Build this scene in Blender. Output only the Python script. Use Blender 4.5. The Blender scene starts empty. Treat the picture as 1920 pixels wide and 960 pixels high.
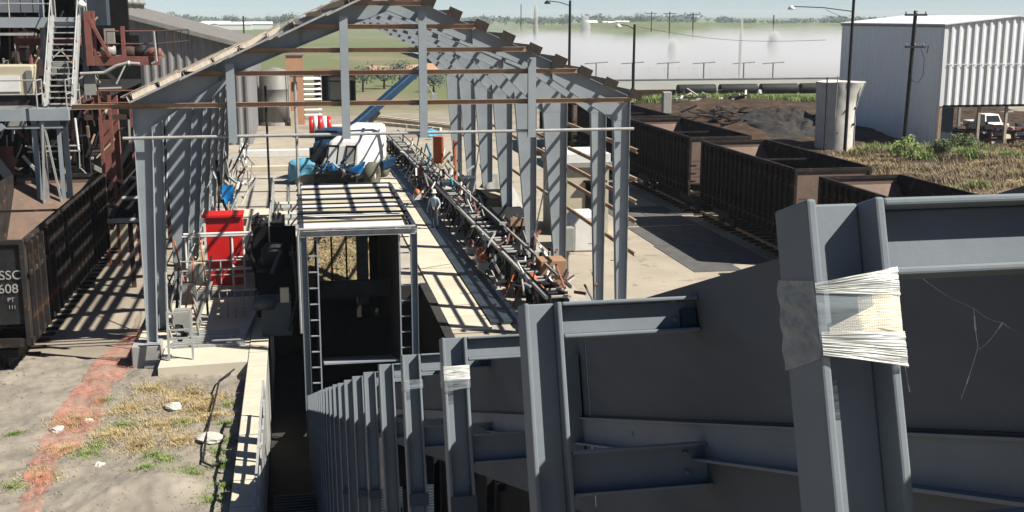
import bpy, math, random
from mathutils import Vector as V, Matrix, noise
random.seed(7)
sc = bpy.context.scene
COL = sc.collection
R = math.radians
U = random.uniform
# ---------------------------------------------------------------- camera, sky, sun, exposure
FPX, PITCH = 2200.0, math.atan(450/2200.0)
YAW = math.atan(415*math.cos(PITCH)/FPX)
cam = bpy.data.cameras.new('camera'); camo = bpy.data.objects.new('camera', cam); COL.objects.link(camo)
cam.sensor_width = 36; cam.lens = 36*FPX/1920; cam.clip_start = .05; cam.clip_end = 12000
camo.location = (0, 0, 10); camo.rotation_euler = (math.pi/2-PITCH, 0, -YAW)
sc.camera = camo
SUN = V((.61, -.30, .74)).normalized()
ELEV = math.asin(SUN.z); AZ = math.atan2(SUN.x, SUN.y)
w = bpy.data.worlds.new('World'); sc.world = w; w.use_nodes = True
nt = w.node_tree; bg = nt.nodes['Background']
sky = nt.nodes.new('ShaderNodeTexSky'); sky.sky_type = 'NISHITA'; sky.sun_disc = False
sky.sun_elevation = ELEV; sky.sun_rotation = AZ; sky.air_density = .55; sky.dust_density = .3; sky.ozone_density = 2.2; sky.altitude = 0
nt.links.new(sky.outputs[0], bg.inputs[0]); bg.inputs[1].default_value = .05
sl = bpy.data.lights.new('sun', 'SUN'); sl.energy = 5.0; sl.angle = R(.5); sl.color = (1, .95, .86)
so = bpy.data.objects.new('sun', sl); COL.objects.link(so); so.rotation_euler = SUN.to_track_quat('Z', 'Y').to_euler()
sc.view_settings.view_transform = 'Standard'; sc.view_settings.look = 'None'; sc.view_settings.gamma = 1
sc.view_settings.use_curve_mapping = False; sc.view_settings.exposure = 1.2
sc.render.engine = 'CYCLES'; sc.cycles.max_bounces = 5; sc.cycles.transparent_max_bounces = 12; sc.cycles.volume_bounces = 0

_cr = (math.cos(YAW), -math.sin(YAW), 0); _cu = (math.sin(YAW)*math.sin(PITCH), math.cos(YAW)*math.sin(PITCH), math.cos(PITCH))
_cf = (math.sin(YAW)*math.cos(PITCH), math.cos(YAW)*math.cos(PITCH), -math.sin(PITCH))
def at(u, v, y):            # survey: the point of a sight line that lies at distance y along the yard
    a, b = (u-960)/FPX, (480-v)/FPX
    r = [_cf[i]+a*_cr[i]+b*_cu[i] for i in range(3)]; t = y/r[1]
    return V((r[0]*t, y, 10+r[2]*t))
# ---------------------------------------------------------------- materials
MATS = {}
ALB = .76     # darkens every base colour, so bounced light fills the shade less
def mat(name, c1, c2=None, sc_=3.0, rough=.7, metal=0.0, bump=.0, spot=None, sthr=.62, sscale=None, detail=6, stretch=(1, 1, 1)):
    m = bpy.data.materials.new(name); m.use_nodes = True; t = m.node_tree; N = t.nodes; Lk = t.links
    b = N['Principled BSDF']; b.inputs['Roughness'].default_value = rough; b.inputs['Metallic'].default_value = metal
    c2 = c2 or tuple(x*.75 for x in c1)
    c1, c2 = tuple(x*ALB for x in c1), tuple(x*ALB for x in c2)
    if spot: spot = tuple(x*ALB for x in spot)
    tc = N.new('ShaderNodeTexCoord'); mp = N.new('ShaderNodeMapping'); mp.inputs['Scale'].default_value = stretch
    Lk.new(tc.outputs['Object'], mp.inputs[0])
    n = N.new('ShaderNodeTexNoise'); n.inputs['Scale'].default_value = sc_; n.inputs['Detail'].default_value = detail; n.inputs['Roughness'].default_value = .65
    Lk.new(mp.outputs[0], n.inputs['Vector'])
    r = N.new('ShaderNodeValToRGB'); r.color_ramp.elements[0].position = .33; r.color_ramp.elements[1].position = .68
    r.color_ramp.elements[0].color = (*c2, 1); r.color_ramp.elements[1].color = (*c1, 1)
    Lk.new(n.outputs['Fac'], r.inputs[0]); out = r.outputs[0]
    if spot:
        n2 = N.new('ShaderNodeTexNoise'); n2.inputs['Scale'].default_value = sscale or sc_*2.3; n2.inputs['Detail'].default_value = 8; n2.inputs['Roughness'].default_value = .7
        Lk.new(mp.outputs[0], n2.inputs['Vector'])
        r2 = N.new('ShaderNodeValToRGB'); r2.color_ramp.elements[0].position = sthr; r2.color_ramp.elements[1].position = min(1, sthr+.07)
        Lk.new(n2.outputs['Fac'], r2.inputs[0])
        mx = N.new('ShaderNodeMix'); mx.data_type = 'RGBA'; mx.inputs[7].default_value = (*spot, 1)
        Lk.new(r2.outputs[0], mx.inputs[0]); Lk.new(out, mx.inputs[6]); out = mx.outputs[2]
    Lk.new(out, b.inputs['Base Color'])
    if bump:
        bp = N.new('ShaderNodeBump'); bp.inputs['Strength'].default_value = bump; bp.inputs['Distance'].default_value = .05
        Lk.new(n.outputs['Fac'], bp.inputs['Height']); Lk.new(bp.outputs[0], b.inputs['Normal'])
    MATS[name] = m; return m
RUST = (.16, .07, .035)
mat('steel_paint', (.30, .33, .35), (.25, .28, .30), 1.2, .5, 0, .03, (.17, .16, .15), .66, 4)
mat('rib_paint', (.19, .215, .235), (.16, .182, .20), 5, .45, 0, .05, (.13, .14, .145), .7, 14)
mat('plate_paint', (.125, .134, .142), (.088, .096, .105), 2.2, .45, 0, .06, (.12, .112, .10), .66, 6, stretch=(1, .3, 1.6))
mat('pale_steel', (.42, .42, .40), (.28, .28, .27), 4, .5, .1, .05, (.2, .13, .08), .66)
mat('girt_rust', (.40, .27, .17), (.25, .15, .09), 2, .8, 0, .1, (.36, .31, .25), .58, 5, stretch=(.5, 1, 1))
mat('purlin_steel', (.44, .39, .31), (.26, .22, .17), 2, .7, 0, .1, (.25, .15, .08), .6, 4)
mat('car_brown', (.085, .055, .045), (.045, .032, .028), 1.5, .85, 0, .2, (.13, .075, .05), .6, 3)
mat('car_black', (.045, .037, .033), (.018, .016, .016), 1.6, .85, 0, .25, (.12, .066, .042), .57, 2.6)
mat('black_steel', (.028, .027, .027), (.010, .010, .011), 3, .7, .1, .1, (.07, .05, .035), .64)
mat('near_black', (.014, .013, .013), (.006, .006, .006), 1, .9)  # near black; also darkens walls and casings that stand in shade
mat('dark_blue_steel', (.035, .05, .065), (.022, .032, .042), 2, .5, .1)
mat('concrete', (.40, .36, .295), (.30, .27, .22), .7, .9, 0, .06, (.30, .265, .21), .62, 1.6)
mat('concrete_cream', (.58, .52, .41), (.47, .42, .32), .5, .9, 0, .05, (.34, .30, .23), .64, 1.8)
mat('yard', (.38, .33, .255), (.27, .235, .18), .35, .95, 0, .15, (.19, .165, .13), .57, 1.1)
mat('dirt', (.285, .25, .20), (.165, .143, .113), .8, .95, 0, .8, (.11, .095, .08), .60, 6)
mat('dark_earth', (.085, .056, .036), (.030, .021, .015), .6, .95, 0, .7, (.15, .105, .07), .58, 1.6)
mat('old_concrete', (.36, .35, .32), (.24, .235, .22), .8, .9, 0, .15, (.12, .115, .11), .62, 2.5)
mat('red_paint', (.62, .012, .010), (.50, .010, .010), 1.5, .4, 0, 0)
mat('red_oxide', (.23, .075, .055), (.14, .05, .038), 2, .8, 0, .1, (.06, .03, .02), .6)
mat('cream_paint', (.52, .46, .33), (.42, .37, .26), 2, .6, 0, .02, (.25, .2, .14), .68)
mat('white_paint', (.74, .73, .69), (.62, .61, .58), 2, .5, 0, .02, (.4, .36, .3), .68)
mat('grey_box', (.30, .30, .27), (.24, .24, .22), 3, .6)
mat('cardboard', (.34, .19, .105), (.27, .15, .08), 2, .8, 0, .03)
mat('orange_paint', (.60, .13, .02), (.40, .09, .02), 4, .6, 0, .1, (.10, .06, .04), .58)
mat('orange_wall', (.50, .27, .15), (.40, .22, .13), .8, .85)
mat('blue_paint', (.008, .038, .085), (.006, .024, .055), 2, .45, 0, .02, (.02, .03, .04), .62)
mat('bright_blue', (.01, .30, .80), (.01, .22, .62), 3, .35)
mat('tarp', (.10, .36, .50), (.04, .17, .27), 2.5, .6, 0, .2)
mat('rubber', (.11, .105, .07), (.06, .058, .042), 5, .9, 0, .2, (.035, .035, .03), .6)
mat('dark_glass', (.02, .025, .03), (.012, .016, .02), 2, .08)
mat('grey_sheet', (.24, .235, .23), (.165, .16, .158), .8, .6, .2, .03, (.11, .105, .10), .6, 2, stretch=(1, 1, .15))
mat('roof_sheet', (.20, .185, .16), (.14, .13, .115), .7, .7, .1, .05)
mat('warehouse_front', (.80, .80, .79), (.72, .72, .71), .35, .45, .1, .02, stretch=(1, 1, .2))
mat('warehouse_sheet', (.92, .90, .86), (.80, .785, .75), .35, .45, .15, .02, stretch=(1, 1, .2))
mat('white_roof', (.78, .78, .77), (.7, .7, .69), .5, .5)
mat('tank_grey', (.25, .24, .22), (.17, .165, .15), .8, .6, .1, .05, (.09, .085, .08), .62, stretch=(1, 1, .3))
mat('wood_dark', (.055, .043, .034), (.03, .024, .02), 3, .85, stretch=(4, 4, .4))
mat('car_rust', (.19, .125, .09), (.12, .08, .06), 1.2, .85, 0, .15, (.26, .18, .12), .62, 3)
mat('dark_slab', (.10, .095, .09), (.055, .053, .052), 1.6, .9, 0, .15, (.2, .18, .15), .66, 3)
mat('blue_mark', (.03, .12, .2), None, 5, .5)
mat('silo_concrete', (.62, .59, .53), (.48, .46, .42), .9, .9, 0, .15, (.14, .13, .125), .66, 2.2)
mat('shade_black', (.03, .024, .02), (.008, .008, .008), .8, .95, 0, .6, (.07, .05, .035), .62, 2)  # near black with brown specks, puts shade into pit and mound
mat('cane', (.48, .38, .21), (.22, .17, .09), 5, .9, 0, .6, (.42, .35, .2), .6, 9)
mat('foliage', (.085, .12, .03), (.045, .07, .018), 1.5, .8)
mat('foliage_bright', (.22, .29, .07), (.14, .20, .05), 1.5, .8)
mat('dry_grass', (.50, .38, .19), (.34, .26, .12), 1.5, .9)
mat('scrub', (.30, .23, .135), (.20, .155, .09), 1.5, .9)
mat('tree_far', (.07, .095, .07), (.045, .065, .05), .05, .9)
mat('cane_field', (.14, .165, .07), (.085, .11, .045), .06, .9, detail=9)
mat('skin', (.30, .17, .11), None, 5, .6)
mat('shirt', (.42, .52, .58), (.33, .42, .48), 6, .8)
mat('trousers', (.05, .07, .11), None, 6, .8)
mat('pond_wall', (.60, .58, .54), (.48, .465, .43), .3, .85, 0, .03, stretch=(.3, 1, 2))
mat('water', (.18, .19, .19), (.14, .15, .15), .5, .15)
mat('stone', (.55, .51, .45), (.42, .39, .34), 6, .9, 0, .4)
mat('timber', (.46, .40, .30), (.30, .26, .2), 3, .8, 0, .2)
for n_, v_, r_ in (('plate_paint', .06, .8), ('rib_paint', .07, .6), ('steel_paint', .25, .6), ('car_black', .1, .9), ('car_brown', .15, .9), ('near_black', .1, .95), ('black_steel', .25, .7), ('dark_earth', .1, .95), ('wood_dark', .15, .9)):
    q_ = MATS[n_].node_tree.nodes['Principled BSDF']; q_.inputs['Specular IOR Level'].default_value = v_; q_.inputs['Roughness'].default_value = r_
def M(n): return MATS[n]
def mat_net():
    m = bpy.data.materials.new('orange_net'); m.use_nodes = True; t = m.node_tree; N = t.nodes; Lk = t.links
    b = N['Principled BSDF']; b.inputs['Base Color'].default_value = (.46, .17, .12, 1); b.inputs['Roughness'].default_value = .7
    tc = N.new('ShaderNodeTexCoord'); n = N.new('ShaderNodeTexNoise'); n.inputs['Scale'].default_value = 34; n.inputs['Detail'].default_value = 3
    n2 = N.new('ShaderNodeTexNoise'); n2.inputs['Scale'].default_value = 2.2
    mp_ = N.new('ShaderNodeMapping'); mp_.inputs['Scale'].default_value = (1, .35, 1); mp_.inputs['Rotation'].default_value = (0, 0, .35); Lk.new(tc.outputs['Object'], mp_.inputs[0]); Lk.new(mp_.outputs[0], n.inputs[0]); Lk.new(tc.outputs['Object'], n2.inputs[0])
    a = N.new('ShaderNodeMath'); a.operation = 'ADD'; Lk.new(n.outputs['Fac'], a.inputs[0]); Lk.new(n2.outputs['Fac'], a.inputs[1])
    r = N.new('ShaderNodeValToRGB'); r.color_ramp.elements[0].position = .85; r.color_ramp.elements[1].position = 1.12
    r.color_ramp.elements[0].color = (.52,)*3+(1,); r.color_ramp.elements[1].color = (.18,)*3+(1,)
    s = N.new('ShaderNodeMath'); s.operation = 'MULTIPLY'; s.inputs[1].default_value = 1
    Lk.new(a.outputs[0], r.inputs[0]); Lk.new(r.outputs[0], b.inputs['Alpha']); MATS['orange_net'] = m
mat_net()
def mat_wrap(name, col, alpha, sc_):
    m = bpy.data.materials.new(name); m.use_nodes = True; t = m.node_tree; N = t.nodes; Lk = t.links
    b = N['Principled BSDF']; b.inputs['Roughness'].default_value = .28
    tc = N.new('ShaderNodeTexCoord'); wv = N.new('ShaderNodeTexNoise'); wv.inputs['Scale'].default_value = sc_; wv.inputs['Detail'].default_value = 5
    mp = N.new('ShaderNodeMapping'); mp.inputs['Scale'].default_value = (.25, 1, 2.2); Lk.new(tc.outputs['Object'], mp.inputs[0]); Lk.new(mp.outputs[0], wv.inputs[0])
    r = N.new('ShaderNodeValToRGB'); r.color_ramp.elements[0].position = .35; r.color_ramp.elements[1].position = .66
    r.color_ramp.elements[0].color = (*[c*.78 for c in col], 1); r.color_ramp.elements[1].color = (*col, 1)
    Lk.new(wv.outputs['Fac'], r.inputs[0]); Lk.new(r.outputs[0], b.inputs['Base Color'])
    r2 = N.new('ShaderNodeValToRGB'); r2.color_ramp.elements[0].position = .3; r2.color_ramp.elements[1].position = .6
    r2.color_ramp.elements[0].color = (alpha*.62,)*3+(1,); r2.color_ramp.elements[1].color = (min(1, alpha*1.15),)*3+(1,)
    Lk.new(wv.outputs['Fac'], r2.inputs[0]); Lk.new(r2.outputs[0], b.inputs['Alpha']); MATS[name] = m
mat_wrap('plastic_wrap', (.66, .67, .62), .72, 70)
mat_wrap('clear_wrap', (.30, .34, .36), .42, 40)
mat_wrap('burlap', (.66, .60, .47), 1.0, 120)
def weave(m):
    t = m.node_tree; N = t.nodes; Lk = t.links; b = N['Principled BSDF']; tc = N.new('ShaderNodeTexCoord'); f = []
    for d in ('X', 'Z'):
        wv = N.new('ShaderNodeTexWave'); wv.bands_direction = d; wv.inputs['Scale'].default_value = 130 if d == 'X' else 115; wv.inputs['Distortion'].default_value = 4; wv.inputs['Detail'].default_value = 3; wv.inputs['Detail Scale'].default_value = 2
        Lk.new(tc.outputs['Object'], wv.inputs[0]); f.append(wv)
    mm = N.new('ShaderNodeMath'); mm.operation = 'MINIMUM'; Lk.new(f[0].outputs['Fac'], mm.inputs[0]); Lk.new(f[1].outputs['Fac'], mm.inputs[1])
    r = N.new('ShaderNodeValToRGB'); r.color_ramp.elements[0].color = (.50, .45, .35, 1); r.color_ramp.elements[0].position = .02; r.color_ramp.elements[1].color = (.68, .62, .49, 1); r.color_ramp.elements[1].position = .35
    Lk.new(mm.outputs[0], r.inputs[0]); Lk.new(r.outputs[0], b.inputs['Base Color']); b.inputs['Roughness'].default_value = .9
    bp = N.new('ShaderNodeBump'); bp.inputs['Strength'].default_value = .4; bp.inputs['Distance'].default_value = .001; Lk.new(mm.outputs[0], bp.inputs['Height']); Lk.new(bp.outputs[0], b.inputs['Normal'])
weave(M('burlap'))
# ---------------------------------------------------------------- mesh builder
class MB:
    def __init__(s): s.v = []; s.f = []
    def add(s, vs, fs):
        o = len(s.v); s.v += [tuple(p) for p in vs]; s.f += [tuple(i+o for i in f) for f in fs]; return s
    def hexa(s, p): return s.add(p, [(0, 3, 2, 1), (4, 5, 6, 7), (0, 1, 5, 4), (1, 2, 6, 5), (2, 3, 7, 6), (3, 0, 4, 7)])
    def box(s, x0, x1, y0, y1, z0, z1): return s.hexa([(x0, y0, z0), (x1, y0, z0), (x1, y1, z0), (x0, y1, z0), (x0, y0, z1), (x1, y0, z1), (x1, y1, z1), (x0, y1, z1)])
    def ob(s, c, ax, ay, az):   # oriented box: centre and three half vectors
        c, ax, ay, az = V(c), V(ax), V(ay), V(az)
        return s.hexa([c-ax-ay-az, c+ax-ay-az, c+ax+ay-az, c-ax+ay-az, c-ax-ay+az, c+ax-ay+az, c+ax+ay+az, c-ax+ay+az])
    def bar(s, p, q, wd, h, up=(0, 0, 1)):
        p, q = V(p), V(q); d = (q-p); L = d.length; d.normalize(); up = V(up)
        x = d.cross(up)
        if x.length < 1e-4: x = d.cross(V((0, 1, 0)))
        x.normalize(); u = x.cross(d).normalized()
        return s.ob((p+q)/2, x*wd/2, d*L/2, u*h/2)
    def ib(s, p, q, dep, wid, tf, tw, up=(0, 0, 1)):
        p, q = V(p), V(q); d = (q-p).normalized(); up = V(up); x = d.cross(up).normalized(); u = x.cross(d).normalized()
        for k in (1, -1): o = u*k*(dep/2-tf/2); s.bar(p+o, q+o, wid, tf, u)
        return s.bar(p, q, tw, dep-2*tf, u)
    def chan(s, p, q, dep, wid, t, up=(0, 0, 1), side=1):
        p, q = V(p), V(q); d = (q-p).normalized(); up = V(up); x = d.cross(up).normalized()*side; u = up
        for k in (1, -1): o = u*k*(dep/2-t/2)+x*wid/2; s.bar(p+o, q+o, wid, t, u)
        return s.bar(p+x*t/2, q+x*t/2, t, dep-2*t, u)
    def tube(s, p, q, r, n=7, r2=None, cap=True):
        p, q = V(p), V(q); d = (q-p).normalized(); a = d.orthogonal().normalized(); b = d.cross(a); r2 = r if r2 is None else r2
        vs = []
        for c, rr in ((p, r), (q, r2)):
            for i in range(n): t = 2*math.pi*i/n; vs.append(c+a*rr*math.cos(t)+b*rr*math.sin(t))
        fs = [(i, (i+1) % n, n+(i+1) % n, n+i) for i in range(n)]
        if cap: fs += [tuple(range(n-1, -1, -1)), tuple(range(n, 2*n))]
        return s.add(vs, fs)
    def path(s, pts, r, n=6):
        for a, b in zip(pts, pts[1:]): s.tube(a, b, r, n)
        return s
    def prism(s, poly, ext):
        ext = V(ext); n = len(poly); a = [V(p) for p in poly]
        return s.add(a+[p+ext for p in a], [tuple(range(n-1, -1, -1)), tuple(range(n, 2*n))]+[(i, (i+1) % n, n+(i+1) % n, n+i) for i in range(n)])
    def grid(s, fn, nu, nv):
        vs = [fn(i/nu, j/nv) for j in range(nv+1) for i in range(nu+1)]
        return s.add(vs, [(j*(nu+1)+i, j*(nu+1)+i+1, (j+1)*(nu+1)+i+1, (j+1)*(nu+1)+i) for j in range(nv) for i in range(nu)])
    def lathe(s, c, prof, n=20, axis='z'):
        vs = []
        for r, h in prof:
            for i in range(n):
                t = 2*math.pi*i/n; x, y = r*math.cos(t), r*math.sin(t)
                vs.append(V(c)+(V((x, y, h)) if axis == 'z' else V((h, x, y)) if axis == 'x' else V((x, h, y))))
        m = len(prof)
        fs = [(j*n+i, j*n+(i+1) % n, (j+1)*n+(i+1) % n, (j+1)*n+i) for j in range(m-1) for i in range(n)]
        if prof[0][0] > 1e-4: fs.append(tuple(range(n-1, -1, -1)))
        if prof[-1][0] > 1e-4: fs.append(tuple(range((m-1)*n, m*n)))
        return s.add(vs, fs)
    def go(s, name, m, parent=None, smooth=False, bev=0):
        o0 = wloc(parent)
        me = bpy.data.meshes.new(name); me.from_pydata([(x-o0[0], y-o0[1], z-o0[2]) for x, y, z in s.v], [], s.f)
        me.materials.append(M(m) if isinstance(m, str) else m)
        if smooth: me.polygons.foreach_set('use_smooth', [True]*len(me.polygons))
        me.update(); o = bpy.data.objects.new(name, me); COL.objects.link(o)
        if parent: o.parent = parent
        if bev:
            b = o.modifiers.new('bevel', 'BEVEL'); b.width = bev; b.segments = 2; b.limit_method = 'ANGLE'
        return o
def wloc(o):
    l = V((0, 0, 0))
    while o: l = l+o.location; o = o.parent
    return l
def T(name, label, cat, loc=(0, 0, 0), group=None):
    o = bpy.data.objects.new(name, None); COL.objects.link(o); o.location = loc; o.empty_display_size = .2; tag(o, label, cat, group); return o
def tag(o, label, cat, group=None):
    o['label'] = label; o['category'] = cat
    if group: o['group'] = group
    return o
def S(o, kind='structure'): o['kind'] = kind; return o
def kids(o): return [c for c in bpy.data.objects if c.parent == o]
def dup(o, loc, label=None, parent=None):
    c = o.copy(); COL.objects.link(c); c.location = loc
    if label: c['label'] = label
    ch = CH[o.name] if o.name in CH else kids(o); CH[o.name] = ch
    for k in ch:
        d = k.copy(); COL.objects.link(d); d.parent = c
        g_ = CH[k.name] if k.name in CH else kids(k); CH[k.name] = g_
        for g in g_: e = g.copy(); COL.objects.link(e); e.parent = d
    return c
CH = {}
def inst(o, off):            # a repeat of one part on the same thing, sharing its mesh
    c = o.copy(); COL.objects.link(c); c.location = V(o.location)+V(off); return c
def nz(x, y, z=0): return noise.noise(V((x, y, z)))
def fbm(x, y, s=1): return nz(x*s, y*s)+.5*nz(x*s*2.1, y*s*2.1, 3)+.25*nz(x*s*4.3, y*s*4.3, 7)
# ---------------------------------------------------------------- ground sheets
def sheet(name, rects, z, m, kind='structure'):
    b = MB()
    for x0, x1, y0, y1 in rects: b.add([(x0, y0, z), (x1, y0, z), (x1, y1, z), (x0, y1, z)], [(0, 1, 2, 3)])
    return S(b.go(name, m), kind)
def mat_far():
    m = bpy.data.materials.new('far_ground'); m.use_nodes = True; t = m.node_tree; N = t.nodes; Lk = t.links; b = N['Principled BSDF']; b.inputs['Roughness'].default_value = .95
    tc = N.new('ShaderNodeTexCoord'); sx = N.new('ShaderNodeSeparateXYZ'); Lk.new(tc.outputs['Object'], sx.inputs[0])
    n = N.new('ShaderNodeTexNoise'); n.inputs['Scale'].default_value = .022; n.inputs['Detail'].default_value = 8; n.inputs['Roughness'].default_value = .62
    n2 = N.new('ShaderNodeTexNoise'); n2.inputs['Scale'].default_value = .25; n2.inputs['Detail'].default_value = 6
    mp = N.new('ShaderNodeMapping'); mp.inputs['Scale'].default_value = (.8, .45, 1); Lk.new(tc.outputs['Object'], mp.inputs[0]); Lk.new(mp.outputs[0], n.inputs[0]); Lk.new(tc.outputs['Object'], n2.inputs[0])
    r = N.new('ShaderNodeValToRGB'); e = r.color_ramp.elements
    e[0].position = .40; e[0].color = (.06, .088, .024, 1); e[1].position = .66; e[1].color = (.15, .10, .06, 1)
    k = e.new(.54); k.color = (.095, .10, .036, 1); k = e.new(.58); k.color = (.135, .11, .066, 1)
    Lk.new(n.outputs['Fac'], r.inputs[0])
    rd = N.new('ShaderNodeValToRGB'); rd.color_ramp.elements[0].position = .35; rd.color_ramp.elements[1].position = .7
    rd.color_ramp.elements[0].color = (.15, .125, .095, 1); rd.color_ramp.elements[1].color = (.26, .225, .175, 1); Lk.new(n2.outputs['Fac'], rd.inputs[0])
    a = N.new('ShaderNodeMath'); a.operation = 'MULTIPLY_ADD'; a.inputs[1].default_value = 60; Lk.new(n.outputs['Fac'], a.inputs[0]); Lk.new(sx.outputs[1], a.inputs[2])
    mr = N.new('ShaderNodeMapRange'); mr.inputs[1].default_value = 148; mr.inputs[2].default_value = 168; Lk.new(a.outputs[0], mr.inputs[0])
    mx = N.new('ShaderNodeMix'); mx.data_type = 'RGBA'; Lk.new(mr.outputs[0], mx.inputs[0]); Lk.new(rd.outputs[0], mx.inputs[6]); Lk.new(r.outputs[0], mx.inputs[7])
    mr2 = N.new('ShaderNodeMapRange'); mr2.inputs[1].default_value = 420; mr2.inputs[2].default_value = 900; Lk.new(a.outputs[0], mr2.inputs[0])
    mx2 = N.new('ShaderNodeMix'); mx2.data_type = 'RGBA'; mx2.inputs[7].default_value = (.085, .105, .042, 1); Lk.new(mr2.outputs[0], mx2.inputs[0]); Lk.new(mx.outputs[2], mx2.inputs[6])
    Lk.new(mx2.outputs[2], b.inputs['Base Color']); MATS['far_ground'] = m
mat_far()
TX0, TX1, TY0, TY1 = -1.03, 4.4, 8, 43.0      # the pit
sheet('ground', [(-4000, TX0-.5, -300, 6000), (TX1, 4000, -300, 6000), (TX0-.5, TX1, -300, TY0), (TX0-.5, TX1, TY1, 6000)], 0, 'far_ground')
sheet('shed_floor', [(-4.9, -1.55, 41, 76), (-1.55, TX1+.3, TY1+.3, 76), (TX1+.3, 10.1, 36.0, 76)], .05, 'concrete')
sheet('concrete_yard', [(10.1, 19.0, 30, 90), (4.7, 10.1, 18, 36.0)], .03, 'yard')
sheet('road', [(-6, 26, 76.01, 98)], .02, 'yard')
# joints of the slab: real bays of the floor, laid proud of the sheet
fl = S(MB().go('floor_slabs', 'concrete_cream'))
for (x0, x1) in ((4.73, 6.05),):
    y = 36.3
    for L in (1.6, 1.6, 2.6, 3.6, 3.2, 4, 4, 4, 4, 4, 4):
        MB().box(x0, x1, y, y+L-.05, .0, .12+U(-.008, .008)).go('slab', 'concrete_cream', fl); y += L
pit = MB()
pit.add([(TX0, TY0, -2.4), (TX1, TY0, -2.4), (TX1, TY1, -2.4), (TX0, TY1, -2.4)], [(0, 1, 2, 3)])
pit.box(TX1, TX1+.3, TY0, TY1, -2.4, .15); pit.box(TX0-.02, TX1, TY1, TY1+.3, -2.4, .06); pit.box(TX0-.02, TX1, TY0-.3, TY0, -2.4, 0)
S(pit.go('pit', 'shade_black'))  # pit coloured black to put in its deep shade
# wall along the left of the pit, with coping blocks
wl = T('pit_wall', 'low concrete wall with pale coping blocks along the left edge of the pit', 'wall', (-1.2, 23, 0))
MB().box(-1.5, -1.05, 10, 38.2, -2.4, .3).go('wall_body', 'old_concrete', wl)
y = 10
cop = None
while y < 38:
    if cop is None: cop = MB().box(-1.55, -1.02, y, y+1.36, .302, .40).go('coping_block', 'concrete_cream', wl, bev=.015); y0 = y
    else: inst(cop, (0, y-y0, U(-.01, .01)))
    y += 1.4
hr = T('pit_handrail', 'pale steel handrail with panels along the pit wall at the lower left', 'handrail', (-.85, 20, .4))
for z in (1.0, .55): MB().bar((-.98, 10, z+.3), (-.98, 28, z+.3), .05, .05).go('rail', 'pale_steel', hr)
p0 = MB().bar((-.98, 27.9, -.3), (-.98, 27.9, 1.32), .06, .06).go('post', 'pale_steel', hr)
for k in range(1, 12): inst(p0, (0, -1.5*k, 0))
p0 = MB().ob((-.93, 26.2, .62), (.015, 0, 0), (0, .22, .05), (0, 0, .55)).go('panel', 'pale_steel', hr)
for k in range(1, 8): inst(p0, (0, -.95*k, 0))
gr = T('pit_grating', 'blue grey ribbed steel grating across the pit in front of the carrier', 'grating', (0, 25, -1))
MB().box(-.8, 4.3, 22.5, 26.4, -1.12, -1.06).go('plate', 'dark_blue_steel', gr)
p0 = MB().box(-.8, 4.3, 22.52, 22.56, -1.06, -1.0).go('grating_bar', 'dark_blue_steel', gr)
for k in range(1, 24): inst(p0, (0, .165*k, 0))
# pad in front of the left column
pad = S(MB().prism([(-4.0, 32.7, 0), (-1.57, 32.9, 0), (-1.57, 41, 0), (-4.9, 41, 0), (-4.9, 34.75, 0), (-4.0, 34.75, 0)], (0, 0, .38)).go('column_pad', 'concrete_cream'))

# ---------------------------------------------------------------- the open steel shed
XL, XR, XM = -4.42, 9.92, 2.72
FR = [34.3, 37.05, 42.6, 48.2, 53.8, 59.4, 65.0, 70.6]
def zt(x): return 10.78-.438*abs(x-XM)
shed = T('steel_shed', 'unclad grey steel portal shed with rusty girts across its open gable', 'shed', (2.7, 34.3, 0))
def column(x, s, y, mm='steel_paint'):
    b = MB(); bot, top, zt_ = (.25, .48, zt(x)-.1) if y < 38 else (.36, .92, zt(x)-.1)
    z0 = .72 if s < 0 and y < 35 else .38 if s < 0 and y < 41 else .05
    pts = [(x, y, z0), (x-s*bot, y, z0), (x-s*top, y, zt_-.5), (x-s*top, y, zt_), (x, y, zt_)]
    b.prism([(p[0], p[1]-.006, p[2]) for p in pts], (0, .012, 0))
    b.bar((x+s*.008, y, z0), (x+s*.008, y, zt_), .016, .24, (0, 1, 0))
    b.bar((x-s*(bot+.008), y, z0), (x-s*(top+.008), y, zt_-.6), .016, .24, (0, 1, 0))
    b.box(min(x+s*.06, x-s*.36), max(x+s*.06, x-s*.36), y-.2, y+.2, z0-.02, z0)
    for z in (2.6, 5.2): b.box(min(x-s*.02, x-s*.5), max(x-s*.02, x-s*.42), y-.009, y+.009, z, z+.02)
    return b.go('column', mm, shed)
def rafter(x, y):
    b = MB(); s = 1 if x > XM else -1
    xa, xb = x-s*.0, XM; kd = .6 if y < 38 else 1.0; xk = x-s*2.6
    tp = [(xa, zt(xa)), (xb, zt(xb))]
    pts = [(xa, y, zt(xa)), (xb, y, zt(xb)), (xb, y, zt(xb)-.62), (XM+s*2.2, y, zt(XM+s*2.2)-.52), (xk, y, zt(xk)-.2-.42*kd), (x-s*(.48 if y < 38 else .92), y, zt(xa)-.1-1.0*kd), (xa, y, zt(xa)-.1-1.0*kd)]
    b.prism([(p[0], p[1]-.010, p[2]) for p in pts], (0, .020, 0))
    def fl_(p, q, dz):
        b.bar((p[0], y, p[2]+dz), (q[0], y, q[2]+dz), .22, .016)
    fl_(pts[0], pts[1], .008); fl_(pts[3], pts[2], -.008); fl_(pts[4], pts[3], -.008); fl_(pts[5], pts[4], -.008)
    for t in (.33, .66):
        xx = xa+(xb-xa)*t; b.box(xx-.008, xx+.008, y-.1, y+.1, zt(xx)-.5, zt(xx)-.01)
    return b.go('rafter', 'steel_paint', shed)
for y in FR:
    column(XR, 1, y); column(XL, -1, y); rafter(XR, y); rafter(XL, y)
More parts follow.
